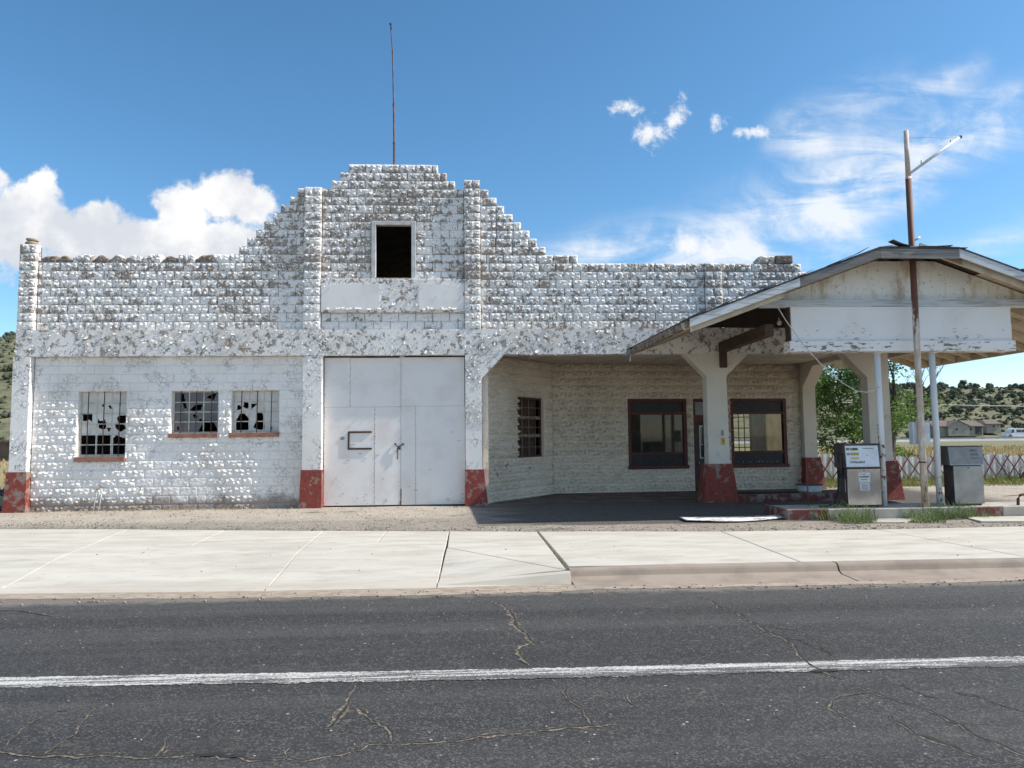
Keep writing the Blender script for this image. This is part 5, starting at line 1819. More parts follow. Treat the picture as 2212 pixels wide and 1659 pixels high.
mb = MB()
mb.tube([pp(0.10), pp(2.0), pp(4.2), pp(6.95)], [0.066, 0.064, 0.062, 0.060], 16)
mb.tube([pp(6.9), pp(7.94)], [0.052, 0.046], 14)
mb.build('pole_pipe', 'pole_paint', pole, smooth=False)
mb = MB()
e = pp(7.03) + Vector((1.15, 0, 0.78))
mb.tube([pp(7.03) + Vector((0.04, 0, 0)), e], [0.028, 0.032], 12)
arm = mb.build('arm', 'white_paint', pole)
MB().tube([e, e + Vector((0.035, 0, 0.018))], 0.035, 10).build('arm_end', 'ink', arm)
for f_ in (0.25, 0.82):
    q = (pp(7.03)).lerp(e, f_)
    MB().tube([q, q + Vector((0.01, 0, 0.085))], 0.008, 5).build('arm_hook', 'iron', arm)
MB().tube([pp(7.78) + Vector((0.04, 0, 0)), (pp(7.78) + e) / 2 + Vector((0, 0, 0.015)), e + Vector((-0.04, 0, 0.02))], 0.0045, 4).build('stay_wire', 'rope', pole)
MB().tube([pp(5.60) + Vector((0.05, 0, 0)), pp(5.60) + Vector((0.17, -0.02, 0.07))], [0.02, 0.024], 8).build('pipe_stub', 'white_paint', pole)
MB().tube([pp(1.03), pp(1.055)], 0.070, 14).build('band_clamp', 'iron', pole)
for p_ in pole.children:
    if p_.type == 'MESH':
        p_.data.polygons.foreach_set('use_smooth', [len(p.vertices) == 4 for p in p_.data.polygons])

mb = MB()
mb.cbox(8.90, 9.26, -3.22, -3.06, 1.40, 1.86, 0.012)
mbx = mb.build('meter_box', 'box_white')
tag(mbx, 'small pale blue-white electric box fixed behind the rusty sign pole', 'electric box')
mb = MB()
mb.tube([(9.12, -3.20, 1.40), (9.15, -3.15, 0.9), (9.16, -3.14, 0.12)], 0.014, 6)
mb.build('conduit', 'steel_dull', mbx)
# ------------------------------------------------------------------ pump island and pumps
IZ = 0.13
isl = MB()
isl.cbox(6.22, 16.0, -3.32, -2.28, -0.10, IZ, 0.02)
island = tag(isl.build('pump_island', 'concrete_old'), 'low concrete pump island with worn red painted kerb edge', 'island')
for i, (x0, x1) in enumerate(((6.20, 6.95), (6.96, 7.9), (7.91, 8.9), (8.91, 9.9), (9.91, 10.55), (10.56, 11.5), (11.51, 12.6), (12.61, 13.8))):
    m_ = 'red_faded' if i in (0, 4, 6) else 'concrete_old'
    MB().cbox(x0, x1, -3.40, -3.322, -0.11, IZ + 0.012 + 0.004 * (i % 2), 0.012).build('kerb_piece', m_, island)
MB().cbox(6.14, 6.215, -3.40, -2.26, -0.11, IZ + 0.014, 0.012).build('kerb_piece', 'red_faded', island)


def textmesh(s_, size, loc, mat, parent, name):
    cu = bpy.data.curves.new('t', 'FONT')
    cu.body = s_
    cu.size = size
    cu.extrude = 0.0008
    o = bpy.data.objects.new('t', cu)
    C.objects.link(o)
    dg = bpy.context.evaluated_depsgraph_get()
    me = bpy.data.meshes.new_from_object(o.evaluated_get(dg))
    bpy.data.objects.remove(o)
    bpy.data.curves.remove(cu)
    me.transform(Matrix.Translation(loc) @ Matrix.Rotation(R(90), 4, 'X'))
    me.materials.clear()
    me.materials.append(MATS[mat])
    return obj(name, me, parent)


def pump(x0, x1, y0, y1, zs, zt_, head, white, label, lean=0.0):
    """cabinet x0..x1, front y0; zs shelf between cabinet and head"""
    r = thing('fuel_pump', ((x0 + x1) / 2, (y0 + y1) / 2, IZ), label, 'fuel pump', 'old fuel pumps on the island')
    hx0, hx1 = head
    cb = MB().cbox(x0 + 0.012, x1 - 0.012, y0 + 0.02, y1, IZ + 0.035, zs, 0.012).build('cabinet', 'pump_dark', r)
    MB().box(x0 + 0.03, x1 - 0.03, y0 + 0.05, y1 - 0.03, IZ - 0.01, IZ + 0.036).build('base', 'ink', r)
    MB().cbox(x0, x1, y0, y0 + 0.019, IZ + 0.04, zs - 0.012, 0.006).build('door_panel', 'steel' if white else 'steel_dull', cb)
    MB().box((x0 + x1) / 2 - 0.012, (x0 + x1) / 2 + 0.012, y0 - 0.012, y0 - 0.001, zs - 0.06, zs - 0.04).build('lock', 'ink', cb)
    hd = MB()
    hd.add([(hx0, y0 - 0.01, zs + 0.004), (hx1, y0 - 0.01, zs + 0.004), (hx1, y1 + 0.01, zs + 0.004), (hx0, y1 + 0.01, zs + 0.004),
            (hx0 - 0.0, y0 + 0.035, zt_), (hx1 - 0.0, y0 + 0.035, zt_), (hx1, y1, zt_), (hx0, y1, zt_)],
           [(3, 2, 1, 0), (4, 5, 6, 7), (0, 1, 5, 4), (1, 2, 6, 5), (2, 3, 7, 6), (3, 0, 4, 7)])
    hd = hd.build('head', 'pump_dark' if white else 'steel_dull', r)
    MB().cbox(hx0 - 0.015, hx1 + 0.01, y0 + 0.01, y1 + 0.012, zt_ + 0.001, zt_ + 0.022, 0.005).build('top_cap', 'pump_dark', hd)

    def face(u, v, off=0.004):       # point on the sloping dial: u,v 0..1
        return (lerp(hx0, hx1, u), lerp(y0 - 0.01, y0 + 0.035, v) - off, lerp(zs + 0.004, zt_, v))

    def plate(u0, u1, v0, v1, off, mat, name, par):
        a = [face(u0, v0, off), face(u1, v0, off), face(u1, v1, off), face(u0, v1, off)]
        b_ = [(p[0], p[1] + 0.003, p[2]) for p in a]
        return MB().add(a + b_, [(0, 1, 2, 3), (0, 4, 5, 1), (1, 5, 6, 2), (2, 6, 7, 3), (3, 7, 4, 0)]).build(name, mat, par)
    dial = plate(0.025, 0.965, 0.05, 0.955, 0.004, 'dial_white' if white else 'dial_grey', 'dial_plate', r)
    if white:
        plate(0.17, 0.39, 0.755, 0.86, 0.0075, 'logo_green', 'emblem', dial)
        plate(0.17, 0.40, 0.545, 0.655, 0.0075, 'logo_gold', 'emblem', dial)
        plate(0.17, 0.39, 0.37, 0.46, 0.0075, 'logo_tan', 'emblem', dial)
        plate(0.045, 0.15, 0.765, 0.86, 0.0075, 'display_dark', 'emblem', dial)
        plate(0.055, 0.15, 0.55, 0.65, 0.0075, 'dial_grey', 'emblem', dial)
        plate(0.52, 0.83, 0.825, 0.845, 0.0075, 'ink', 'print_line', dial)
        plate(0.61, 0.67, 0.53, 0.545, 0.0075, 'ink', 'print_line', dial)
        q = face(0.125, 0.205, 0.008)
        textmesh('Unleaded', 0.082, q, 'ink', dial, 'lettering')
        for z0, z1, nm, xx in ((zs - 0.29, zs - 0.09, 4, (0.33, 0.68)), (zs - 0.46, zs - 0.30, 6, (0.36, 0.66))):
            sx0, sx1 = lerp(x0, x1, xx[0]), lerp(x0, x1, xx[1])
            st = MB().box(sx0, sx1, y0 - 0.003, y0 - 0.0005, z0, z1).build('sticker', 'sticker', cb)
            for i in range(nm):
                zz = lerp(z1 - 0.03, z0 + 0.02, i / (nm - 1)) if nm > 4 else (z1 - 0.04, z1 - 0.085, z1 - 0.092, z1 - 0.14)[i]
                ins = 0.03 if nm > 4 else (0.09, 0.02, 0.02, 0.05)[i]
                hh = 0.005 if nm > 4 else 0.010
                MB().box(sx0 + ins, sx1 - ins - random.uniform(0, 0.02), y0 - 0.0045, y0 - 0.0032, zz - hh, zz + hh).build('print_line', 'ink_grey', cb)
    else:
        for v0, v1 in ((0.72, 0.87), (0.52, 0.655), (0.34, 0.43)):
            plate(0.60 + (0.87 - v1) * 0.08, 0.83 + (0.87 - v1) * 0.08, v0, v1, 0.0075, 'display_dark', 'display', dial)
        plate(0.16, 0.42, 0.80, 0.82, 0.0075, 'ink_grey', 'print_line', dial)
        plate(0.72, 0.86, 0.17, 0.19, 0.0075, 'ink_grey', 'print_line', dial)
    # nozzle side
    if white:
        nb = MB().cbox(x0 - 0.012, x0 + 0.013, y0 + 0.08, y1 - 0.06, IZ + 0.30, zs - 0.22, 0.006).build('nozzle_boot', 'steel_dull', r)
        nz = MB()
        nz.tube([(x0 - 0.06, y0 + 0.16, zs + 0.28), (x0 - 0.05, y0 + 0.14, zs + 0.18), (x0 - 0.05, y0 + 0.15, zs + 0.02), (x0 - 0.045, y0 + 0.17, zs - 0.12)], [0.025, 0.04, 0.035, 0.022], 8)
        nz.cbox(x0 - 0.07, x0 - 0.005, y0 + 0.10, y0 + 0.26, zs + 0.10, zs + 0.30, 0.01)
        nz.build('nozzle', 'rubber', r)
        hs_ = MB()
        P = [(x0 - 0.03, y0 + 0.30, zs - 0.05), (x0 - 0.06, y0 + 0.28, zs - 0.35), (x0 - 0.10, y0 + 0.24, 0.42), (x0 - 0.22, y0 + 0.16, 0.20), (x0 - 0.40, y0 + 0.10, IZ + 0.02), (x0 - 0.55, y0 + 0.15, IZ + 0.015)]
        hs_.tube(P, 0.017, 8)
        P = [(x0 - 0.02, y0 + 0.18, zs - 0.02), (x0 - 0.045, y0 + 0.12, zs - 0.3), (x0 - 0.05, y0 + 0.14, 0.45), (x0 - 0.16, y0 + 0.08, 0.19), (x0 - 0.30, y0 + 0.02, IZ + 0.02)]
        hs_.tube(P, 0.015, 8)
        hs_.build('hose', 'rubber', r, smooth=True)
    else:
        nz = MB()
        nz.tube([(x1 + 0.02, y0 + 0.10, zs + 0.02), (x1 + 0.06, y0 + 0.09, zs + 0.12), (x1 + 0.05, y0 + 0.09, zs + 0.22)], [0.03, 0.045, 0.03], 8)
        nz.tube([(x1 + 0.02, y0 + 0.12, zs + 0.05), (x1 + 0.02, y0 + 0.14, zs - 0.3), (x1 + 0.015, y0 + 0.14, 0.3)], 0.012, 6)
        nz.build('nozzle', 'rubber', r)
    return r


pump(7.60, 8.30, -3.0, -2.54, 0.925, 1.405, (7.57, 8.31), True, 'fuel pump with white dial face lettered for unleaded and a black hose')
pump(9.84, 10.47, -3.02, -2.66, 0.955, 1.335, (9.77, 10.50), False, 'dull grey fuel pump with three small displays beside the right pipe post')

# thin rusty stake, basin, fallen board, pads, bent pipe
mb = MB()
mb.tube([(7.02, -2.45, IZ - 0.02), (7.0, -2.45, 1.02)], 0.014, 6)
mb.box(6.985, 7.015, -2.47, -2.45, 0.78, 1.02)
tag(mb.build('stake', 'rust'), 'thin rusty metal stake standing on the pump island in front of the rear column', 'stake')
bs_ = thing('basin', (8.55, 0.75, 0.166), 'small white tub with a dark lid on the raised slab beside the office', 'tub')
mb = MB()
mb.tube([(8.55, 0.75, 0.166), (8.55, 0.75, 0.20), (8.55, 0.75, 0.34)], [0.27, 0.29, 0.30], 18)
mb.build('tub_body', 'white_paint', bs_, smooth=False)
mb = MB()
mb.tube([(8.55, 0.75, 0.342), (8.55, 0.75, 0.36)], 0.34, 18)
mb.build('lid', 'ink', bs_)
# warped board on the ground
mb = MB()
N = 14
cs = [(4.08, -3.10), (6.42, -3.18), (6.10, -2.86), (4.25, -3.72), (5.24, -3.60)]
for i in range(N + 1):
    u_ = i / N
    x = lerp(4.10, 6.40, u_)
    yb_, yf_ = lerp(-2.98, -2.92, u_), lerp(-3.42, -3.22, u_) - 0.26 * math.sin(math.pi * min(1, u_ * 1.15))
    z = -0.045 + 0.055 * abs(u_ - 0.45) ** 1.5
    mb.v += [(x, yb_, z + 0.012), (x, yf_, z), (x, yb_, z + 0.024), (x, yf_, z + 0.012)]
    if i:
        o = 4 * i
        mb.f += [(o - 2, o - 1, o + 3, o + 2), (o - 4, o, o + 1, o - 3), (o - 3, o + 1, o + 3, o - 1), (o - 4, o - 2, o + 2, o)]
mb.f += [(0, 1, 3, 2), (4 * N, 4 * N + 2, 4 * N + 3, 4 * N + 1)]
tag(mb.build('fallen_board', 'paint_sign', fix=True), 'warped white board lying on the ground at the edge of the canopy shadow', 'board')
pad = bpy.data.objects.new('concrete_pads', None)
C.objects.link(pad)
tag(pad, kind='structure')
slab([(7.95, -3.42), (8.75, -3.42), (8.15, -4.02), (7.55, -3.95)], parent=pad, zf=lambda x, y: -0.055, mat='concrete_old', name='pad', n=4, th=0.06)
slab([(9.70, -3.44), (12.0, -3.44), (11.6, -4.35), (9.55, -4.15)], parent=pad, zf=lambda x, y: -0.045, mat='pavement', name='pad', n=4, th=0.06)
mb = MB()
mb.tube([(11.15, -3.05, IZ - 0.02), (11.16, -3.05, IZ + 0.13), (11.20, -3.05, IZ + 0.20), (11.28, -3.05, IZ + 0.22), (11.34, -3.05, IZ + 0.18)], 0.028, 8)
tag(mb.build('bent_pipe', 'rust', smooth=True), 'short bent dark pipe sticking up from the island at the right edge', 'pipe')

# standpipes by the left wall
for i, (x0, x1, lb_) in enumerate(((-8.965, -8.905, 'left of the two thin white standpipes under the left window'), (-8.845, -8.78, 'right of the two thin white standpipes under the left window'))):
    mb = MB()
    mb.tube([(x0, 0.02, -0.02), (x1, 0.03, 0.46), (x1 + 0.02, 0.04, 0.50), (x1 + 0.06, 0.08, 0.51)] if i == 0 else [(x0, 0.02, -0.02), (x1, 0.03, 0.46), (x1 - 0.02, 0.04, 0.52), (x1 - 0.03, 0.06, 0.60)], 0.013, 8)
    sp_ = tag(mb.build('standpipe', 'white_paint', smooth=True), lb_, 'pipe', 'standpipes')
    MB().cbox(x1 - 0.005 - 0.03 * i, x1 + 0.05 - 0.03 * i, 0.0, 0.05, 0.50 + 0.06 * i, 0.54 + 0.06 * i, 0.006).build('valve', 'stone', sp_)

# mast on the gable
mast = thing('mast', (-2.02, 0.25, 8.4), 'thin tall metal mast rising from the top of the stepped gable', 'mast')
mb = MB()
mb.tube([(-2.00, 0.25, 7.6), (-2.005, 0.25, 9.06)], 0.030, 10)
mb.tube([(-2.005, 0.25, 9.0), (-2.02, 0.25, 10.05)], 0.024, 10)
mb.tube([(-2.02, 0.25, 10.0), (-2.05, 0.25, 11.45)], 0.019, 10)
mb.tube([(-2.05, 0.25, 11.4), (-2.105, 0.25, 12.15)], 0.014, 8)
mb.build('tube', 'mast_metal', mast, smooth=False)
for z, x, r in ((9.05, -2.005, 0.038), (10.04, -2.02, 0.031), (11.44, -2.05, 0.025)):
    MB().tube([(x, 0.25, z - 0.03), (x, 0.25, z + 0.03)], r, 10).build('collar', 'mast_metal', mast)
mb = MB()
mb.sphere((-2.105, 0.25, 12.17), 0.035, 8, 6)
mb.tube([(-2.105, 0.25, 12.14), (-2.075, 0.24, 12.09), (-2.075, 0.24, 12.02)], 0.009, 5)
mb.build('pulley', 'ink', mast)

# stones on the left pilaster, loose blocks on the right parapet
for z, sq, lb_ in ((zk(10) + 0.045, (1.0, 0.8, 0.33), 'pale flat stone lying directly on the left pilaster top'), (zk(10) + 0.125, (0.98, 0.8, 0.36), 'brown flat stone on top of the pale stone at the left pilaster')):
    mb = MB()
    mb.sphere((0, 0, 0), 0.145, 14, 9, sq, 0.05)
    o = mb.build('flat_stone', 'stone', smooth=True)
    o.location = (-10.665 + (0.015 if 'brown' in lb_ else 0.0), 0.12, z)
    tag(o, lb_, 'stone', 'stones on the pilaster')
    if 'brown' in lb_:
        o.rotation_euler = (0, R(4), R(20))
for x, rz_, dz, mt, lb_ in ((7.09, 2.0, 0.0, 'paint_upper', 'left of two loose blocks on the right parapet, white and broken at one end'), (7.62, -4.0, 0.006, 'broken_block', 'right of two loose blocks on the right parapet, bare brown')):
    mb = MB()
    mb.add(*block_geo(0.50 if mt == 'paint_upper' else 0.42, 0.20, 91 if mt == 'paint_upper' else 92, 0.024 if mt == 'paint_upper' else 0.006, cut=(lambda s_: lerp(0.45, 1.0, sstep(0, 0.28, s_))) if mt == 'paint_upper' else None))
    o = mb.build('loose_block', mt)
    o.location = (x, YU - 0.01, zk(8) + dz)
    o.rotation_euler = (0, R(rz_ * 0.2), R(rz_))
    tag(o, lb_, 'block', 'loose blocks on the parapet')

# black tyre and elbow pipe beyond the left corner
ty = MB()
for i in range(20):
    pass
maj, mino, n1, n2 = 0.27, 0.10, 22, 10
for i in range(n1):
    for j in range(n2):
        a, b_ = 2 * math.pi * i / n1, 2 * math.pi * j / n2
        ty.v.append((-11.38 + (maj + mino * math.cos(b_)) * math.cos(a) * 0.9, 0.5 + mino * 1.1 * math.sin(b_), 0.24 + (maj + mino * math.cos(b_)) * math.sin(a) * 0.72))
for i in range(n1):
    for j in range(n2):
        ty.f.append((i * n2 + j, ((i + 1) % n1) * n2 + j, ((i + 1) % n1) * n2 + (j + 1) % n2, i * n2 + (j + 1) % n2))
tag(ty.build('tyre', 'rubber', smooth=True), 'black worn tyre standing beyond the left corner of the garage', 'tyre')
mb = MB()
mb.tube([(-11.18, 0.55, 0.0), (-11.2, 0.55, 0.42), (-11.24, 0.54, 0.50), (-11.32, 0.53, 0.535)], 0.05, 10)
tag(mb.build('elbow_pipe', 'iron', smooth=True), 'stub of dark elbow pipe by the tyre at the left corner', 'pipe')

# ------------------------------------------------------------------ lattice fence behind, right
fence = thing('lattice_fence', (15, 5.8, 0), 'low fence of white corrugated sheets behind red wooden lattice', 'fence')
FY = 5.85
x = 10.45
fi = 0
while x < 24:
    wd = 1.25
    mb = MB()
    n = 26
    top_ = 0.90 + random.uniform(-0.04, 0.05) + (0.05 * math.sin(x * 1.3))
    tilt = random.uniform(-0.025, 0.025)
    for i in range(n + 1):
        xx = x + wd * i / n
        yy = FY + 0.004 * math.sin(i * 2 * math.pi / 4.3) + (0.02 if fi % 2 else 0)
        mb.v += [(xx, yy + tilt, -0.02), (xx + tilt * 0.5, yy - tilt, top_ + 0.012 * random.random())]
        if i:
            mb.f.append((2 * i - 2, 2 * i, 2 * i + 1, 2 * i - 1))
    mb.build('corrugated_sheet', 'tin_white', fence, fix=False)
    x += wd - 0.05
    fi += 1
slat_m = {}
for dirn in (1, -1):
    mb = MB()
    mb.bar((-0.30 * dirn, 0.02 * dirn, -0.44), (0.30 * dirn, 0.02 * dirn, 0.44), 0.014, 0.034)
    slat_m[dirn] = mb.mesh('lattice_slat', 'lattice_red')
for i in range(31):
    for dirn in (1, -1):
        xx = 10.6 + 0.43 * i + random.uniform(-0.02, 0.02)
        o = obj('lattice_slat', slat_m[dirn], fence)
        o.location = Vector((xx, FY - 0.075, 0.46 + random.uniform(-0.015, 0.015))) - fence.location
        o.rotation_euler = (0, R(random.uniform(-3, 3)), 0)
for i in range(7):
    MB().box(10.5 + 2.1 * i, 10.57 + 2.1 * i, FY + 0.03, FY + 0.10, -0.1, 0.93).build('fence_post', 'wood_grey', fence)


# ------------------------------------------------------------------ plants
def blade(mb, x, y, z, h, lean, az, wd):
    dx, dy = math.cos(az), math.sin(az)
    sx_, sy_ = -dy * wd, dx * wd
    p1 = (x + dx * lean * 0.35, y + dy * lean * 0.35, z + h * 0.62)
    p2 = (x + dx * lean, y + dy * lean, z + h)
    mb.add([(x - sx_, y - sy_, z), (x + sx_, y + sy_, z), (p1[0] + sx_ * 0.8, p1[1] + sy_ * 0.8, p1[2]), (p1[0] - sx_ * 0.8, p1[1] - sy_ * 0.8, p1[2]), p2], [(0, 1, 2, 3), (3, 2, 4)])


def clump(cx, cy, rx, ry, h, n, label, z=-0.07):
    mb = MB()
    for i in range(int(n * 0.6)):
        a, r_ = random.uniform(0, 6.283), math.sqrt(random.random())
        x, y = cx + rx * r_ * math.cos(a), cy + ry * r_ * math.sin(a)
        hh = h * random.uniform(0.45, 1.1) * (1.1 - 0.5 * r_)
        hh *= random.choice((0.5, 0.8, 1.0, 1.3))
        blade(mb, x, y, z - 0.02, hh, hh * random.uniform(0.2, 1.2), a + random.uniform(-1.2, 1.2), random.uniform(0.004, 0.009))
    tag(mb.build('weed_clump', 'weed', fix=False), label, 'weeds', 'weeds at the pump island')


clump(7.05, -3.30, 0.42, 0.28, 0.36, 420, 'dark grassy weed clump at the left end of the pump island, in shadow', -0.03)
clump(7.35, -3.78, 0.36, 0.24, 0.38, 420, 'bright grassy weed clump in front of the unleaded pump')
clump(8.95, -3.52, 0.50, 0.24, 0.34, 480, 'weed clump in front of the rusty sign pole')
clump(9.55, -3.42, 0.42, 0.22, 0.42, 460, 'tall weed clump at the left foot of the grey pump', -0.03)
clump(8.65, -3.95, 0.34, 0.20, 0.22, 260, 'low weed clump at the sidewalk edge in front of the concrete pad')
clump(10.1, -3.48, 0.3, 0.14, 0.22, 150, 'small weed tuft in front of the grey pump')

tufts = MB()
for i in range(900):           # dry and green tufts along wall foot, in joints
    x = random.uniform(-10.3, -4.3)
    if fbm(x * 1.1, 2.0) + random.uniform(-0.4, 0.4) < 0.0:
        continue
    blade(tufts, x, random.uniform(-0.18, 0.12), -0.01, random.uniform(0.02, 0.09), random.uniform(0.01, 0.07), random.uniform(0, 6.28), 0.006)
tag(tufts.build('dry_tufts', 'dry_grass', fix=False), 'short dry grass along the foot of the left wall', 'grass', kind='stuff')
tufts = MB()
for i in range(110):           # weeds in the open joint and kerb back
    t_ = random.random()
    if random.random() < 0.6:
        x, y = lerp(1.10, 1.20, t_), lerp(-4.35, -7.9, t_)
    else:
        x, y = random.uniform(1.3, 6.0), -7.668
        if fbm(x * 2, 0.5) < 0.1:
            continue
    blade(tufts, x + random.uniform(-0.02, 0.02), y, zwalk(x, y) - 0.03, random.uniform(0.02, 0.055), random.uniform(0.0, 0.05), random.uniform(0, 6.28), 0.004)
tag(tufts.build('joint_weeds', 'weed', fix=False), 'tiny weeds growing in the sidewalk joints', 'weeds', kind='stuff')

gf = MB()
for i in range(19000):         # green grass either side of the fence
    x = random.uniform(10.3, 24)
    y = 4.0 + 3.4 * random.random() ** 1.5
    if y < 4.5 + 0.5 * fbm(x * 0.7, 1.0):
        if random.random() < 0.75:
            continue
    hh = random.uniform(0.06, 0.2) + (0.14 if y > FY else 0.16 * sstep(4.9, 5.7, y))
    blade(gf, x, y, -0.03, hh, hh * random.uniform(0.1, 0.8), random.uniform(0, 6.28), random.uniform(0.006, 0.013))
tag(gf.build('green_grass', 'field_grass', fix=False), 'green grass growing along the lattice fence', 'grass', kind='stuff')
gf = MB()
for i in range(16000):
    y = 7.5 + 75 * random.random() ** 1.6
    x = random.uniform(0.45, 1.0) * (y + 17) if random.random() < 0.85 else random.uniform(-1.1, -0.6) * (y + 17)
    hh = random.uniform(0.2, 0.5)
    blade(gf, x, y, -0.05 - 0.25 * sstep(12, 60, y), hh, hh * random.uniform(0.1, 0.6), random.uniform(0, 6.28), 0.008 + 0.0009 * y)
tag(gf.build('dry_field_grass', 'dry_grass', fix=False), 'tall dry golden grass in the field behind the fence', 'grass', kind='stuff')

# gravel on the lot
gv = MB()
for i in range(3600):
    if random.random() < 0.55:
        x = random.uniform(-10.5, 11.5)
        y = poly_at(BACK, x) + 0.02 + abs(random.gauss(0, 0.35))
        z = zlot(x, y)
    elif random.random() < 0.6:
        x, y = random.uniform(-10.8, 0.3), random.uniform(-3.2, -0.1)
        if y < poly_at(BACK, x) + 0.03:
            continue
        z = zlot(x, y)
    else:
        x, y = random.uniform(-9, 9), random.uniform(-8.75, -8.35)
        z = ROAD_Z + 0.004
    r_ = 0.006 + 0.016 * random.random() ** 3
    gv.sphere((x, y, z + r_ * 0.3), r_, 5, 3, (1, 1, 0.7), 0.25)
tag(gv.build('gravel', 'pebble', fix=False), 'loose gravel and small stones on the lot and gutter', 'gravel', kind='stuff')
gv = MB()
for i in range(260):
    x, y = random.uniform(-5, 6), random.uniform(-13.2, -9.0)
    r_ = 0.004 + 0.006 * random.random() ** 2
    gv.sphere((x, y, rz(x, y) + r_ * 0.4), r_, 5, 3, (1, 1, 0.7), 0.25)
for i in range(60):
    x, y = random.uniform(-6, 8), random.uniform(-7.6, -5)
    r_ = 0.005 + 0.008 * random.random() ** 2
    gv.sphere((x, y, zwalk(x, y) + r_ * 0.4), r_, 5, 3, (1, 1, 0.7), 0.25)
tag(gv.build('road_grit', 'pebble', fix=False), 'scattered grit on road and sidewalk', 'gravel', kind='stuff')


# trees
def limb(mb, p, d, length, r, depth, rnd, tips, spread=0.5, curl=0.25, kids=(2, 3), rmin=0.006, shrink=0.72):
    n = 5
    pts, rs = [p.copy()], [r]
    q = p.copy()
    for i in range(n):
        d = (d + Vector((rnd.uniform(-1, 1), rnd.uniform(-1, 1), rnd.uniform(-0.6, 0.8))) * curl * 0.5).normalized()
        q = q + d * length / n
        pts.append(q.copy())
        rs.append(max(rmin * 0.6, r * (1 - 0.45 * (i + 1) / n)))
    mb.tube(pts, rs, 7 if depth > 2 else (5 if depth > 1 else 3), cap=False)
    tips.append((pts[-1], depth))
    tips.append((pts[3], depth))
    if depth <= 0:
        return
    for k in range(rnd.randint(*kids)):
        s_ = rnd.choice((2, 3, 4, 5)) if k else 5
        nd = (d + Vector((rnd.uniform(-1, 1), rnd.uniform(-1, 1), rnd.uniform(-0.35, 0.9))) * spread).normalized()
        limb(mb, pts[s_], nd, length * shrink * rnd.uniform(0.75, 1.15), max(rmin, rs[s_] * 0.68), depth - 1, rnd, tips, spread, curl, kids, rmin, shrink)


def leaves(mb, c, r, n, size, sq=(1, 1, 0.8), rnd=random):
    for i in range(n):
        v = Vector((rnd.gauss(0, 1), rnd.gauss(0, 1), rnd.gauss(0, 1))).normalized() * (rnd.random() ** 0.45) * r
        p = Vector(c) + Vector((v.x * sq[0], v.y * sq[1], v.z * sq[2]))
        a = Vector((rnd.gauss(0, 1), rnd.gauss(0, 1), rnd.gauss(0, 0.6))).normalized()
        b_ = a.cross(Vector((rnd.gauss(0, 1), rnd.gauss(0, 1), rnd.gauss(0, 1)))).normalized()
        s_ = size * rnd.uniform(0.6, 1.3)
        mb.add([p - a * s_, p + b_ * s_ * 0.5, p + a * s_, p - b_ * s_ * 0.5], [(0, 1, 2, 3)])


rnd = random.Random(5)
tree = thing('green_tree', (13.6, 9.4, 0), 'leafy green tree behind the fence seen between the columns', 'tree')
tk, tips = MB(), []
for bx_, by_, dv in ((13.1, 9.6, (-0.18, 0, 1)), (13.9, 9.2, (0.55, -0.1, 0.8)), (14.4, 9.8, (0.2, 0.2, 1))):
    limb(tk, Vector((bx_, by_, -0.1)), Vector(dv).normalized(), 1.7, 0.11, 3, rnd, tips, 0.6, 0.35)
tk.build('trunk', 'bark', tree)
lv = MB()
for p, d_ in tips:
    if p.z > 0.7 and d_ < 3:
        leaves(lv, p, 0.42, 34, 0.062, rnd=rnd)
for i in range(260):
    c_ = (rnd.uniform(12.3, 16.2), rnd.gauss(9.8, 0.6), rnd.uniform(0.5, 5.0))
    leaves(lv, c_, rnd.uniform(0.25, 0.5), 70, 0.06, rnd=rnd)
tag(lv.build('crown', 'leaf', tree, fix=False))

bare = thing('bare_tree', (15.6, 9.2, 0), 'bare-branched dark tree forking beside the right column', 'tree')
tk, tips = MB(), []
tk.tube([(15.55, 9.2, -0.1), (15.6, 9.2, 0.9), (15.75, 9.2, 1.7), (15.88, 9.2, 2.35)], [0.27, 0.22, 0.20, 0.18], 9)
for dv, L_, r_ in (((-0.12, 0.1, 1), 1.6, 0.12), ((0.12, 0, 1), 1.5, 0.10), ((0.75, 0, 0.75), 1.5, 0.12), ((0.9, -0.2, 0.5), 1.2, 0.06), ((0.5, 0.4, 0.8), 1.2, 0.07)):
    limb(tk, Vector((15.86, 9.2, 2.2)), Vector(dv).normalized(), L_, r_, 4, rnd, tips, 0.62, 0.4, (2, 3), 0.007, 0.74)
tk.build('trunk', 'bark', bare)
lv = MB()
for i in range(16):
    leaves(lv, (rnd.uniform(15.2, 16.4), 9.3 + rnd.uniform(-.3, .3), rnd.uniform(1.6, 3.6)), 0.22, 30, 0.05, rnd=rnd)
lv.build('crown', 'leaf', bare, fix=False)

tk, tips = MB(), []
for i in range(9):
    limb(tk, Vector((17.7 + rnd.uniform(-0.3, 0.3), 5.45, -0.05)), Vector((rnd.uniform(-0.4, 0.5), 0, 1)).normalized(), 0.42, 0.016, 2, rnd, tips, 0.5, 0.5, (2, 3), 0.004)
tag(tk.build('dead_shrub', 'twig'), 'dead twiggy shrub in front of the lattice fence at the right edge', 'shrub')
tk, tips = MB(), []
for i in range(3):
    limb(tk, Vector((15.6 + rnd.uniform(-0.1, 0.1), 5.55, 0.3)), Vector((rnd.uniform(-0.4, 0.4), 0, 1)).normalized(), 0.34, 0.014, 1, rnd, tips, 0.5, 0.5, (2, 2), 0.004)
tag(tk.build('dead_stalk', 'twig'), 'small dead stalk poking above the lattice fence beside the grey pump', 'shrub')
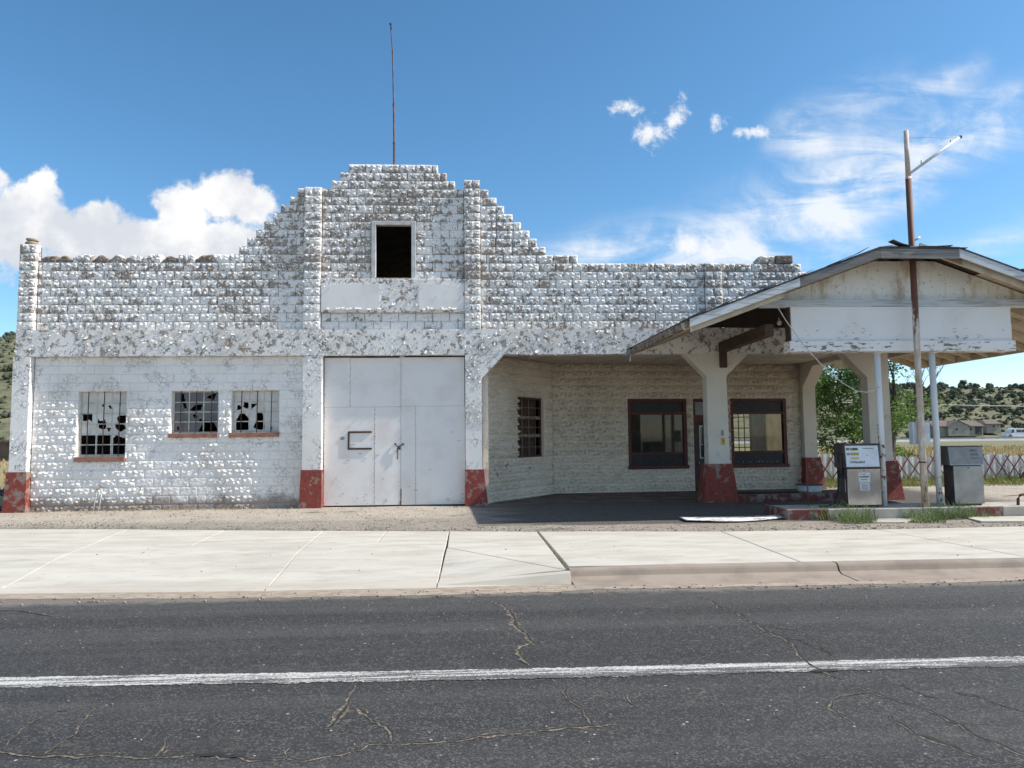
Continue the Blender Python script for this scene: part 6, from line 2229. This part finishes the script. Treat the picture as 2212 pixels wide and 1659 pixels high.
# ------------------------------------------------------------------ distance: hills, junipers, houses, bus, highway
def hz(x, y):
    lw_ = sstep(60, -40, x)
    hr = (23.8 + max(0.0, (215 - x)) * 0.055) * sstep(200, 335, y) * (1.0 - 0.25 * sstep(420, 800, y))
    hl = 36.0 * sstep(75, 235, y) * (1.0 - 0.2 * sstep(300, 700, y))
    h = lerp(hr, hl, lw_)
    return h + (1.6 * fbm(x * 0.012, y * 0.012, 4.0) + 0.35 * fbm(x * 0.06, y * 0.06, 2.0)) * sstep(0.5, 8.0, h) - 1.2 * (1 - sstep(0.0, 1.0, h)) + 1.0 * sstep(185, 205, y) * (1 - lw_) * (x > 60)


hm = MB()
HX = [-520 + 12 * i for i in range(98)]
HY = [60 + 8 * j for j in range(60)] + [560, 640, 760, 900]
for y in HY:
    for x in HX:
        hm.v.append((x, y, hz(x, y)))
n = len(HX)
for j in range(len(HY) - 1):
    for i in range(n - 1):
        a = j * n + i
        hm.f.append((a, a + 1, a + 1 + n, a + n))
tag(hm.build('hills', 'hill_grass', smooth=True, fix=False), kind='structure')

mb = MB()
mb.add([(40, 168, -0.25), (400, 168, -0.25), (400, 170.5, 0.45), (40, 170.5, 0.45), (400, 184, 0.45), (40, 184, 0.45), (400, 190, -0.3), (40, 190, -0.3)], [(0, 1, 2, 3), (3, 2, 4, 5), (5, 4, 6, 7)])
hw = tag(mb.build('highway', 'highway', fix=False), kind='structure')
gr_ = MB()
for i in range(70):
    x = 60 + 4 * i
    gr_.box(x, x + 0.15, 170.2, 170.4, 0.2, 0.75)
gr_.box(58, 340, 170.0, 170.18, 0.42, 0.72)
gr_.box(58, 340, 169.94, 170.0, 0.42, 0.46)
tag(gr_.build('guard_rail', 'steel_dull'), 'long low guard rail along the distant highway', 'guard rail')

# juniper meshes
JM = []
for k in range(5):
    rnd = random.Random(100 + k)
    mb = MB()
    for i in range(7):
        c_ = (rnd.uniform(-0.7, 0.7), rnd.uniform(-0.7, 0.7), rnd.uniform(0.4, 1.5))
        mb.sphere(c_, rnd.uniform(0.35, 0.55), 7, 5, (1, 1, 0.9), 0.25)
        leaves(mb, c_, 0.75, 60, 0.14, rnd=rnd)
    mb.tube([(0, 0, -0.5), (0, 0, 0.6)], 0.1, 5)
    JM.append(mb.mesh('juniper_bush', 'juniper' if k < 4 else 'green_shrub', fix=False))


def bush(x, y, s_, m_, label, group, hsc=1.0):
    o = bpy.data.objects.new('juniper_bush', m_)
    C.objects.link(o)
    o.location = (x, y, hz(x, y) - 0.15)
    o.scale = (s_, s_, s_ * hsc)
    o.rotation_euler = (0, 0, random.uniform(0, 6.28))
    tag(o, label, 'bush', group)


rnd = random.Random(77)
cnt = 0
while cnt < 290:
    y = rnd.uniform(205, 345)
    x = rnd.uniform(0.52, 0.80) * (y + 17.5)
    if hz(x, y) < 0.6 or (198 < y < 232 and 138 < x < 178):
        continue
    big = rnd.random()
    sk = y > 325
    bush(x, y, (0.6 + 1.0 * big) * (1.2 if sk else 1.0), JM[rnd.randint(0, 3)], ('large ' if big > 0.6 else 'small ') + ('dark juniper bush on the skyline of the right hill' if y > 318 else 'dark juniper bush halfway up the right hill' if y > 250 else 'dark juniper bush on the lower slope of the right hill'), 'junipers on the right hill', rnd.uniform(0.75, 1.25))
    cnt += 1
cnt = 0
while cnt < 60:
    y = rnd.uniform(95, 238)
    x = rnd.uniform(-0.72, -0.56) * (y + 17.5)
    bush(x, y, rnd.uniform(0.6, 1.3), JM[rnd.randint(0, 3)], 'dark juniper bush near the top of the left hill' if y > 180 else 'dark juniper bush on the lower slope of the left hill', 'junipers on the left hill', rnd.uniform(0.7, 1.1))
    cnt += 1
for x, y, s_, lb_ in ((139.5, 207, 1.9, 'bright green shrub left of the distant pale house'), (142.5, 210, 1.6, 'bright green shrub touching the left end of the distant pale house'), (161.5, 209, 1.7, 'bright green shrub between the two distant houses'), (159.0, 211, 1.4, 'bright green shrub behind the right end of the distant pale house')):
    o = bpy.data.objects.new('green_shrub', JM[4])
    C.objects.link(o)
    o.location = (x, y, hz(x, y) - 0.1)
    o.scale = (s_, s_, s_)
    tag(o, lb_, 'shrub')


scrub = MB()
rnd = random.Random(31)
for i in range(2600):
    y = rnd.uniform(195, 345)
    x = rnd.uniform(0.5, 0.82) * (y + 17.5)
    z = hz(x, y)
    if z < 0.6 or fbm(x * 0.05, y * 0.05, 7.0) + rnd.uniform(-0.5, 0.4) < 0 or (198 < y < 232 and 138 < x < 178):
        continue
    r_ = rnd.uniform(0.35, 0.9)
    scrub.sphere((x, y, z + r_ * 0.35), r_, 6, 4, (1, 1, 0.8), 0.35)
for i in range(700):
    y = rnd.uniform(90, 240)
    x = rnd.uniform(-0.74, -0.54) * (y + 17.5)
    r_ = rnd.uniform(0.25, 0.7)
    scrub.sphere((x, y, hz(x, y) + r_ * 0.35), r_, 6, 4, (1, 1, 0.8), 0.35)
tag(scrub.build('hill_scrub', 'juniper', fix=False), 'low scrub covering the distant hillsides', 'scrub', kind='stuff')


def house(name, x0, x1, y, zb, hw_, rh, label, wins, cat='house', gable=None, depth=9.0, porch=None, roofx=None):
    h = thing(name, ((x0 + x1) / 2, y, zb), label, cat)
    MB().box(x0, x1, y, y + depth, zb - 1.2, zb + hw_).build('wall', 'stucco_far', h)
    r = MB()
    rx0, rx1 = roofx or (x0 - 0.5, x1 + 0.5)
    r.add([(rx0, y - 0.6, zb + hw_), (rx1, y - 0.6, zb + hw_), (rx1 - 0.3, y + depth / 2, zb + hw_ + rh), (rx0 + 2.5, y + depth / 2, zb + hw_ + rh), (rx0, y + depth + 0.6, zb + hw_), (rx1, y + depth + 0.6, zb + hw_),
           (rx0, y - 0.6, zb + hw_ - 0.2), (rx1, y - 0.6, zb + hw_ - 0.2)], [(0, 1, 2, 3), (3, 2, 5, 4), (0, 3, 4), (1, 5, 2), (0, 6, 7, 1)])
    r.build('roof', 'roof_far', h, fix=False)
    if gable:
        ga, gb = gable
        gm = (ga + gb) / 2
        gz = zb + hw_ + rh * 0.95
        MB().prism_y([(ga, zb - 1.0), (gb, zb - 1.0), (gb, zb + hw_), (gm, gz - 0.15), (ga, zb + hw_)], y - 1.2, y + 1).build('gable_front', 'stucco_far', h)
        g_ = MB()
        g_.add([(ga - 0.5, y - 1.5, zb + hw_ - 0.1), (gm, y - 1.5, gz), (gm, y + depth / 2, gz), (ga - 0.5, y + depth / 2, zb + hw_ - 0.1)], [(0, 1, 2, 3)])
        g_.add([(gb + 0.5, y - 1.5, zb + hw_ - 0.1), (gm, y - 1.5, gz), (gm, y + depth / 2, gz), (gb + 0.5, y + depth / 2, zb + hw_ - 0.1)], [(0, 3, 2, 1)])
        g_.build('gable_roof', 'roof_far', h, fix=False)
    for wx, wz, ww, wh, yy in wins:
        f = MB().box(wx - 0.1, wx + ww + 0.1, y + yy - 0.09, y + yy - 0.02, zb + wz - 0.1, zb + wz + wh + 0.1).build('window', 'white_paint', h)
        MB().box(wx, wx + ww, y + yy - 0.12, y + yy - 0.095, zb + wz, zb + wz + wh).build('pane', 'far_dark', f)
    if porch:
        MB().box(porch[0], porch[1], y - 0.06, y - 0.01, zb - 0.6, zb + hw_ - 0.3).build('porch_opening', 'far_dark', h)
    return h


house('ranch_house', 144.6, 161.2, 205, 2.05, 2.1, 1.9, 'long pale stucco house with brown roof below the distant hillside', [(151.2, 0.6, 1.0, 1.0, -1.2), (156.8, 0.6, 0.9, 1.1, 0)], gable=(149.0, 155.8), porch=(158.6, 160.8))
house('small_cottage', 167.5, 172.3, 212, 3.0, 1.9, 1.5, 'small brown-roofed cottage on the slope at the right edge', [(169.5, 0.6, 0.9, 0.9, 0)])
hz0 = 2.0

bus = thing('shuttle_bus', (152, 178, 0.45), 'white shuttle bus with dark side windows on the distant highway', 'bus')
mb = MB()
mb.prism_y([(149.4, 0.75), (160.0, 0.75), (160.0, 2.95), (159.8, 3.1), (150.2, 3.1), (149.3, 2.9), (148.9, 1.75)], 177, 179.3)
mb.prism_y([(147.6, 0.75), (149.42, 0.75), (148.92, 1.75), (147.8, 1.55)], 177.15, 179.15)
mb.build('body', 'bus_white', bus)
for i in range(6):
    MB().box(150.6 + 1.5 * i, 151.95 + 1.5 * i, 176.95, 176.99, 1.95, 2.7).build('side_window', 'far_dark', bus)
MB().add([(148.98, 176.97, 1.85), (149.95, 176.97, 1.85), (149.95, 176.97, 2.75), (149.30, 176.97, 2.75)], [(0, 1, 2, 3)]).build('windscreen', 'far_dark', bus, fix=False)
for x in (148.9, 157.2):
    w_ = MB().tube([(x, 176.9, 0.82), (x, 177.2, 0.82)], 0.42, 14).build('wheel', 'rubber', bus)
    MB().tube([(x, 176.86, 0.82), (x, 176.895, 0.82)], 0.2, 10).build('rim', 'steel', w_)
MB().box(147.62, 147.9, 176.98, 177.1, 0.95, 1.2).build('headlight', 'steel', bus)
MB().box(147.5, 160.1, 177.0, 179.3, 0.62, 0.748).build('skirt', 'far_dark', bus)

# overhead cables crossing the field, held by two wooden poles outside the view
for x, lb_ in ((22.0, 'tall wooden utility pole hidden behind the building'), (110.0, 'tall wooden utility pole far off to the right')):
    pass
mb = MB()
mb.tube([(20, 40, 4.62), (30, 40, 4.28), (36.4, 40, 4.09), (41, 40, 3.95), (46, 40, 3.83), (60, 40, 3.7), (80, 40, 3.8)], 0.035, 6)
tag(mb.build('overhead_cable', 'rope'), 'pale cable stretched across the field in front of the right hill', 'cable')

# left edge: low shed, dark car, thin pole
shed = thing('brown_shed', (-50, 62, 0), 'low brown shed at the far left edge below the hill', 'shed')
MB().box(-60, -48.2, 62, 66, -0.4, 1.75).build('wall', 'brown_board', shed)
MB().box(-60.3, -47.9, 61.7, 66.3, 1.75, 1.95).build('roof', 'roof_far', shed)
MB().box(-53, -51.5, 61.93, 61.99, 0.4, 1.3).build('window', 'far_dark', shed)
car = thing('parked_car', (-51, 55, -0.2), 'dark blue parked car at the far left edge in front of the brown shed', 'car')
mb = MB()
mb.prism_y([(-53.2, 0.15), (-46.6, 0.15), (-46.6, 0.62), (-47.0, 0.78), (-48.3, 0.85), (-49.2, 1.3), (-51.4, 1.32), (-52.4, 0.9), (-53.2, 0.8)], 54.3, 56.0)
mb.build('body', 'car_blue', car)
MB().prism_y([(-48.6, 0.86), (-49.25, 1.24), (-51.3, 1.25), (-52.0, 0.9)], 54.26, 54.29).build('side_window', 'far_dark', car)
for x in (-47.7, -51.9):
    w_ = MB().tube([(x, 54.2, 0.1), (x, 54.5, 0.1)], 0.32, 12).build('wheel', 'rubber', car)
    MB().tube([(x, 54.17, 0.1), (x, 54.195, 0.1)], 0.18, 8).build('rim', 'steel', w_)
MB().box(-46.62, -46.5, 54.4, 54.7, 0.5, 0.7).build('headlight', 'steel', car)
mb = MB()
mb.tube([(-45.0, 50, -0.3), (-45.0, 50, 4.6)], 0.06, 6)
pl_ = tag(mb.build('thin_pole', 'steel_dull'), 'thin grey pole standing by the car at the far left edge', 'pole')
MB().box(-45.5, -44.6, 49.9, 49.95, 3.6, 4.3).build('sign_plate', 'steel_dull', pl_)
